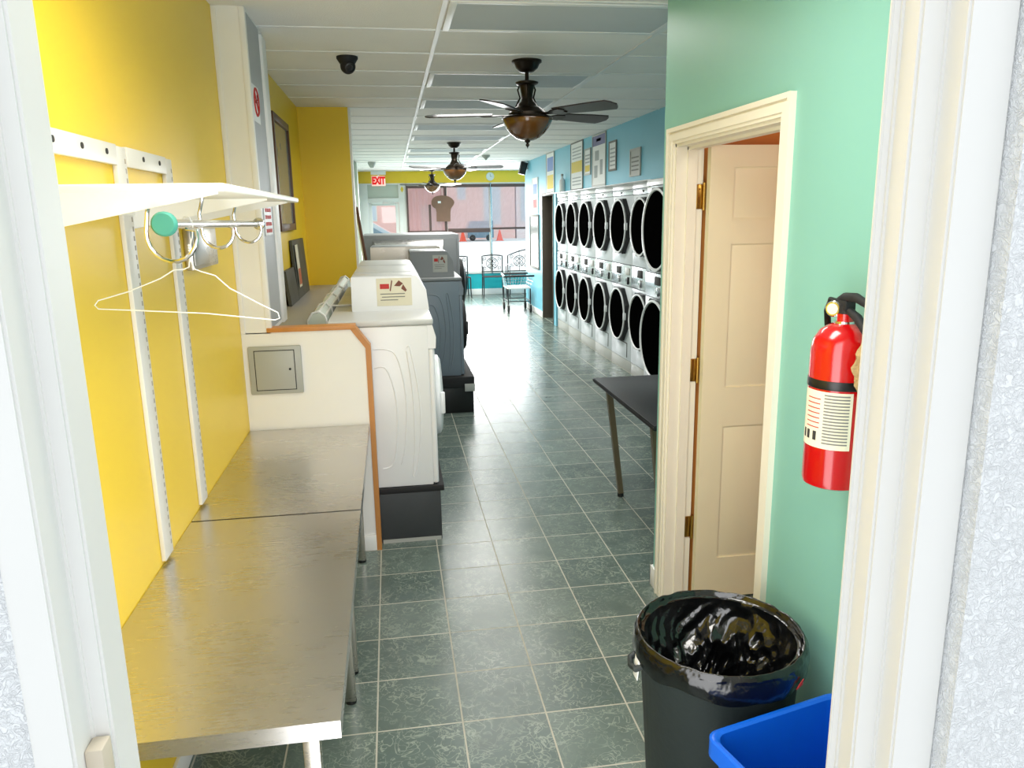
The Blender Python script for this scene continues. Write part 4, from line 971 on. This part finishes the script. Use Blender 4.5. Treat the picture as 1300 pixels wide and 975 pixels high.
def fan(label, x, y, rz):
    t = thing('ceiling_fan', label, 'ceiling fan', (x, y, CZ), 'bronze ceiling fans', rz)
    L = True
    MB().lathe([(.095, 0), (.095, -.012), (.082, -.02), (.07, -.045), (.045, -.066), (.03, -.072), (0, -.072)], (0, 0, 0), 'Z', 32).build('canopy', M_bronze, t, L)
    MB().cyl((0, 0, -.07), (0, 0, -.145), .0125, seg=14).build('downrod', M_bronze, t, L)
    MB().lathe([(0, -.122), (.06, -.124), (.074, -.13), (.07, -.14), (.05, -.15), (.044, -.165), (.037, -.2), (.036, -.225), (.043, -.245), (.06, -.26), (.066, -.275), (.085, -.283), (.105, -.3), (.12, -.315), (.12, -.33), (.16, -.34), (.165, -.35), (.14, -.358), (0, -.358)], (0, 0, 0), 'Z', 40).build('motor_housing', M_bronze, t, L)
    s = MB()
    for k in range(3):
        a = 2*PI*k/3; s.tube([(.05*math.cos(a), .05*math.sin(a), -.14), (.065*math.cos(a), .065*math.sin(a), -.17), (.05*math.cos(a), .05*math.sin(a), -.22), (.085*math.cos(a), .085*math.sin(a), -.28)], .006, 6)
    s.build('scroll', M_bronze, t, L)
    bw = MB().lathe([(.158, -.352), (.160, -.36), (.15, -.385), (.135, -.41), (.11, -.44), (.075, -.468), (.04, -.482), (0, -.486)], (0, 0, 0), 'Z', 40).build('light_bowl', M_amber, t, L)
    MB().lathe([(0, -.48), (.02, -.484), (.016, -.492), (.007, -.5), (.012, -.508), (.012, -.514), (.004, -.524), (0, -.535)], (0, 0, 0), 'Z', 18).build('finial', M_bronze, bw, L)
    for k in range(5):
        q = Matrix.Rotation(2*PI*k/5, 4, 'Z') @ Matrix.Translation((0, 0, -.322)) @ Matrix.Rotation(math.radians(-12), 4, 'X')
        pl = [(.225, -.052), (.34, -.060), (.50, -.072), (.62, -.075), (.645, -.045), (.662, 0), (.645, .045), (.62, .075), (.50, .072), (.34, .060), (.225, .052)]
        s = MB(); s.prism(pl, 'XY', -.004, .004); s.bm.transform(q); bl = s.build('blade', M_blade, t, L)
        s = MB(); s.prism([(.10, -.018), (.17, -.014), (.21, -.04), (.27, -.048), (.30, -.02), (.285, 0), (.30, .02), (.27, .048), (.21, .04), (.17, .014), (.10, .018)], 'XY', -.010, -.004); s.bm.transform(q); s.build('blade_iron', M_bronze, bl, L)
    return t
f0 = fan('bronze ceiling fan with amber bowl nearest the camera', .907, 5.06, math.radians(24.7))
dup(f0, (.90, 10.58, CZ), 'middle ceiling fan of the three, black against the window light', rz=math.radians(-14))
dup(f0, (.90, 16.1, CZ), 'farthest ceiling fan, lit golden in front of the shop window', rz=math.radians(40))

t = thing('security_camera', 'black dome security camera on the ceiling left of near fan', 'security camera', (-.205, 5.016, CZ))
MB().lathe([(.064, 0), (.064, -.012), (.05, -.034), (.046, -.04), (0, -.04)], (-.205, 5.016, CZ), 'Z', 32).build('base', M_blackm, t)
s = MB(); s.sphere((-.203, 5.01, CZ-.055), .046, seg=28, rings=18); s.build('ball', M_blackm, t)
s = MB(); s.lathe([(.027, 0), (.027, .01), (.02, .012), (.018, .006), (0, .004)], (0, 0, 0), 'Z', 24); s.bm.transform(Matrix.Translation((-.192, 4.975, CZ-.068)) @ Vector((0, 0, 1)).rotation_difference(Vector((.2, -.9, -.42))).to_matrix().to_4x4()); s.build('lens', M_black, t)
tag(MB().lathe([(.07, 0), (.07, -.03), (.05, -.07), (.03, -.1), (0, -.105)], (-.26, 14.2, CZ), 'Z', 24).build('smoke_detector', M_grey), 'grey dome detector on ceiling before the exit sign', 'smoke detector')
tag(MB().lathe([(.07, 0), (.066, -.02), (.02, -.06), (.012, -.08), (0, -.08)], (1.6, 12.78, CZ), 'Z', 20).build('sprinkler_head', M_grey), 'small grey sprinkler head on ceiling beyond the middle fan', 'sprinkler')

# ------------------------------------------------------------------ chairs, bench, cart
def scroll(mb, cx, cz, r, y, turns=1.25, a0=0, rad=.006, sgn=1):
    pts = []
    for k in range(22):
        q = k/21; a = a0+sgn*2*PI*turns*q; rr = r*(1-.75*q); pts.append((cx+rr*math.cos(a), y, cz+rr*math.sin(a)))
    mb.tube(pts, rad, 6)
def iron_chair(label, x0, x1, yb, arch=0, rows=1, arm=True, zt=.87):
    """faces -Y; yb is the back plane"""
    name = 'garden_bench' if x1-x0 > .7 else 'garden_chair'
    t = thing(name, label, 'bench' if x1-x0 > .7 else 'chair', ((x0+x1)/2, yb, 0), 'wrought iron seats under the shop window')
    xc = (x0+x1)/2; W = x1-x0
    f = MB(); 
    top = [(x0+W*k/16, yb, zt+arch*math.sin(PI*k/16)) for k in range(17)]
    f.tube([(x0, yb-.0, .5)]+top+[(x1, yb, .5)], .013, 8); f.tube([(x0, yb, .53), (x1, yb, .53)], .009, 8); f.build('back_frame', M_iron, t)
    n = max(1, round(W/.45))
    for i in range(n):
        s = MB(); c0 = x0+W*(i+.5)/n; zc = .70+arch*.35
        s.tube([(c0+.13*math.cos(a), yb, zc+.12*math.sin(a)) for a in [2*PI*k/24 for k in range(24)]], .006, 6, True)
        for a0, sx in ((0, 1), (PI, -1)):
            scroll(s, c0+sx*.055, zc+.045, .055, yb, 1.4, a0, .007, sx); scroll(s, c0+sx*.055, zc-.045, .055, yb, 1.4, a0, .007, -sx)
            scroll(s, c0+sx*.165, zc+.10, .045, yb, 1.3, a0+PI/2, .006, sx); scroll(s, c0+sx*.165, zc-.10, .045, yb, 1.3, a0-PI/2, .006, -sx)
        s.tube([(c0, yb, .53), (c0, yb, zt+arch*.9)], .006, 6); s.build('back_scrollwork', M_iron, t)
    s = MB(); s.tube([(x0, yb-.02, .43), (x1, yb-.02, .43), (x1+.02, yb-.42, .44), (x0-.02, yb-.42, .44)], .011, 8, True)
    for k in range(7): s.box(x0, yb-.06-.055*k-.03, .428, x1, yb-.06-.055*k, .436)
    s.build('seat', M_iron, t)
    for sx, x in ((-1, x0), (1, x1)):
        MB().tube([(x, yb, .55), (x, yb, .3), (x+sx*.01, yb+.02, 0)], .013, 8).build('leg', M_iron, t)
        MB().tube([(x+sx*.02, yb-.42, .44), (x+sx*.02, yb-.43, .2), (x+sx*.03, yb-.44, 0)], .013, 8).build('leg', M_iron, t)
        if arm: MB().tube([(x, yb, .68), (x+sx*.015, yb-.2, .69), (x+sx*.02, yb-.40, .66), (x+sx*.02, yb-.42, .44)], .011, 8).build('armrest', M_iron, t)
    return t
iron_chair('wrought iron chair partly hidden behind the grey washers', 1.2, 1.655, 16.95, .01, arm=False)
iron_chair('wrought iron chair with round scroll back in middle of the window', 1.985, 2.435, 16.95, .02)
iron_chair('wrought iron bench with arched back at right of the window', 2.56, 3.6, 16.95, .13)
t = thing('laundry_cart', 'wire laundry cart with black rim on casters before the window', 'laundry cart', (2.3, 14.05, 0))
cx0, cx1, cy0, cy1 = 2.08, 2.49, 13.78, 14.36
s = MB(); rp = [(2.01, 13.75, .66), (2.60, 13.75, .66), (2.58, 14.44, .66), (2.06, 14.44, .66)]
def rnd4(p): return p
for i in range(4): s.tube([p for p in (rp[i], rp[(i+1) % 4])], .018, 10)
for p in rp: s.sphere(p, .018, seg=10, rings=8)
s.build('rim', M_black, t)
bpts = [(cx0, cy0, .45), (cx1, cy0, .45), (cx1, cy1, .45), (cx0, cy1, .45)]
s = MB()
def lerp(a, b, q): return tuple(a[i]+(b[i]-a[i])*q for i in range(3))
for i in range(4):
    for k in range(9):
        q = k/9; s.tube([lerp(bpts[i], bpts[(i+1) % 4], q), lerp(rp[i], rp[(i+1) % 4], q)], .0035, 5)
    for h_ in (.0, .25, .5, .75):
        s.tube([lerp(bpts[i], rp[i], h_), lerp(bpts[(i+1) % 4], rp[(i+1) % 4], h_)], .0035, 5)
for k in range(1, 8): s.tube([lerp(bpts[0], bpts[1], k/8), lerp(bpts[3], bpts[2], k/8)], .0035, 5)
s.build('wire_basket', M_chrome, t)
B(cx0-.005, cy0-.005, .425, cx1+.005, cy1+.005, .447, bev=.004).build('tray', M_paperw, t)
s = MB()
for x, y in ((cx0, cy0), (cx1, cy0), (cx1, cy1), (cx0, cy1)): s.tube([(x, y, .43), (x, y, .14)], .012, 8)
for a, b in (((cx0, cy0), (cx1, cy0)), ((cx1, cy0), (cx1, cy1)), ((cx1, cy1), (cx0, cy1)), ((cx0, cy1), (cx0, cy0))): s.tube([(a[0], a[1], .2), (b[0], b[1], .2)], .009, 8)
s.build('frame', M_iron, t)
for x, y in ((cx0, cy0), (cx1, cy0), (cx1, cy1), (cx0, cy1)):
    c = MB().cyl((x-.016, y-.02, .065), (x+.016, y-.02, .065), .065, seg=24); co = c.build('caster', M_blackm, t)
    s = MB(); s.box(x-.024, y-.03, .06, x-.018, y+.01, .14); s.box(x+.018, y-.03, .06, x+.024, y+.01, .14); s.box(x-.024, y-.03, .132, x+.024, y+.012, .144); s.build('fork', M_grey, co)

# ------------------------------------------------------------------ the street outside
struct(B(-60, YW+.2, -.3, 90, 75, -.06).build('ground_street', M_asph))
def building(label, x0, x1, y, h, m, wins, door=None):
    t = thing('brick_building', label, 'building', ((x0+x1)/2, y+2, -.06), 'buildings across the street')
    B(x0, y, -.06, x1, y+6, h).build('wall', m, t)
    B(x0-.05, y-.1, h, x1+.05, y+6, h+.3).build('cornice', M_alu, t)
    for (a, b, c_, d_) in wins:
        fr = B(a, y-.06, c_, b, y+.02, d_).build('window', M_alu, t)
        B(a+.08, y-.075, c_+.08, b-.08, y-.06, d_-.08).build('pane', M_pane, fr)
    if door:
        a, b, d_ = door; B(a, y-.05, -.06, b, y+.02, d_).build('door', M_alu, t)
building('pale pink brick building seen through the front door and left shades', -14, 9.7, 60, 11, M_brick, [(-2.6, -.9, 1.4, 4.2), (5.2, 5.9, 2.9, 4.0), (7.2, 8.6, 1.0, 4.4), (-6.5, -4.2, 1.2, 4)], (2.4, 4.0, 2.6))
building('paler grey brick building seen through the right shades', 9.8, 28, 60, 10, M_brick2, [(10.1, 11.0, 1.2, 4.4), (12.2, 13.8, 1.2, 4.4), (15, 16.6, 1.2, 4.2)], (17.5, 19, 2.4))
# parked car
t = thing('car', 'pale silver car parked across the street', 'car', (-1.1, 24.5, -.06))
prof = [(-3.6, .2), (-3.55, .95), (-3.0, 1.1), (-2.4, 1.66), (-.7, 1.70), (.15, 1.18), (1.05, 1.02), (1.2, .65), (1.18, .2)]
MB().prism(prof, 'XZ', 23.7, 25.4).build('body', M_car, t)
MB().prism([(-2.75, 1.16), (-2.3, 1.58), (-.8, 1.62), (-.05, 1.18)], 'XZ', 23.68, 25.42).build('window', M_carglass, t)
for x in (-2.7, .35):
    for y in (23.68, 25.25): MB().cyl((x, y, .28), (x, y+.17, .28), .34, seg=24).build('wheel', M_black, t)
for x, l in ((5.1, 'left orange traffic cone across the street'), (7.75, 'right orange traffic cone across the street')):
    t = thing('traffic_cone', l, 'traffic cone', (x, 55, -.06), 'cones in the street')
    MB().cyl((x, 55, -.03), (x, 55, .72), .24, .04, seg=20).build('cone', M_cone, t)
    B(x-.28, 54.72, -.06, x+.28, 55.28, -.03).build('base', M_cone, t)
t = thing('parked_van', 'dark grey vehicle beside the left traffic cone far across the street', 'van', (6.4, 56, -.06))
MB().prism([(5.5, .15), (5.5, .9), (5.75, 1.35), (7.4, 1.35), (7.4, .15)], 'XZ', 55.5, 57.2).build('body', M_carglass, t)
for x in (5.85, 7.05): MB().cyl((x, 55.45, .16), (x, 55.6, .16), .22, seg=18).build('wheel', M_black, t)

# ------------------------------------------------------------------ light
wd_ = bpy.data.worlds.new('world'); sc.world = wd_; wd_.use_nodes = True
bg = wd_.node_tree.nodes['Background']; bg.inputs['Color'].default_value = (.93, .97, 1, 1); bg.inputs['Strength'].default_value = 1.22
def area(name, loc, rot, sx, sy, power, col=(1, 1, 1), spread=PI):
    l = bpy.data.lights.new(name, 'AREA'); l.shape = 'RECTANGLE'; l.size = sx; l.size_y = sy; l.energy = power; l.color = col; l.spread = spread
    o = bpy.data.objects.new(name, l); COL.objects.link(o); o.location = loc; o.rotation_euler = rot
    return o
# fill lamps added under the unlit recessed ceiling fixtures, shining down only
for k, pw in ((-1, 22), (2, 13), (4, 18), (7, 34), (9, 36), (12, 42), (14, 55), (17, 125)):
    area('ceiling_fill', (.893, CY0+CP*k+.297, CZ-.02), (0, 0, 0), 1.05, .5, pw, (1, .98, .94), math.radians(160))
area('ceiling_fill', (.2, 1.75, CZ-.02), (0, 0, 0), 1.05, .5, 22, (1, .97, .92), math.radians(150))  # unseen fill lamp added over the near end, without a fixture
# daylight through the rear doorway
area('doorway_daylight', (.14, 1.0, 1.15), (math.radians(93), 0, 0), .9, 2.0, 22, (1, 1, 1), math.radians(170))
# daylight through the shop window: sky above, white street below
area('window_daylight', (1.85, YW-.25, 1.95), (math.radians(-80), 0, 0), 3.0, .85, 70, (.96, .98, 1), math.radians(170))
area('street_bounce', (2.2, YW-.3, .9), (math.radians(-104), 0, 0), 2.6, .8, 70, (.97, .99, 1), math.radians(170))
sun = bpy.data.lights.new('sun', 'SUN'); sun.energy = 3; sun.angle = .02; sun.color = (1, .97, .93)
so = bpy.data.objects.new('sun', sun); COL.objects.link(so); so.rotation_euler = (math.radians(-32), math.radians(8), 0)
pl = bpy.data.lights.new('restroom_bulb', 'POINT'); pl.energy = 8; pl.color = (1, .96, .84); pl.shadow_soft_size = .08
po = bpy.data.objects.new('restroom_bulb', pl); COL.objects.link(po); po.location = (1.75, 2.0, 2.3)

sc.view_settings.view_transform = 'Standard'; sc.view_settings.look = 'None'
sc.view_settings.exposure = 0; sc.view_settings.gamma = 1
sc.view_settings.use_curve_mapping = False
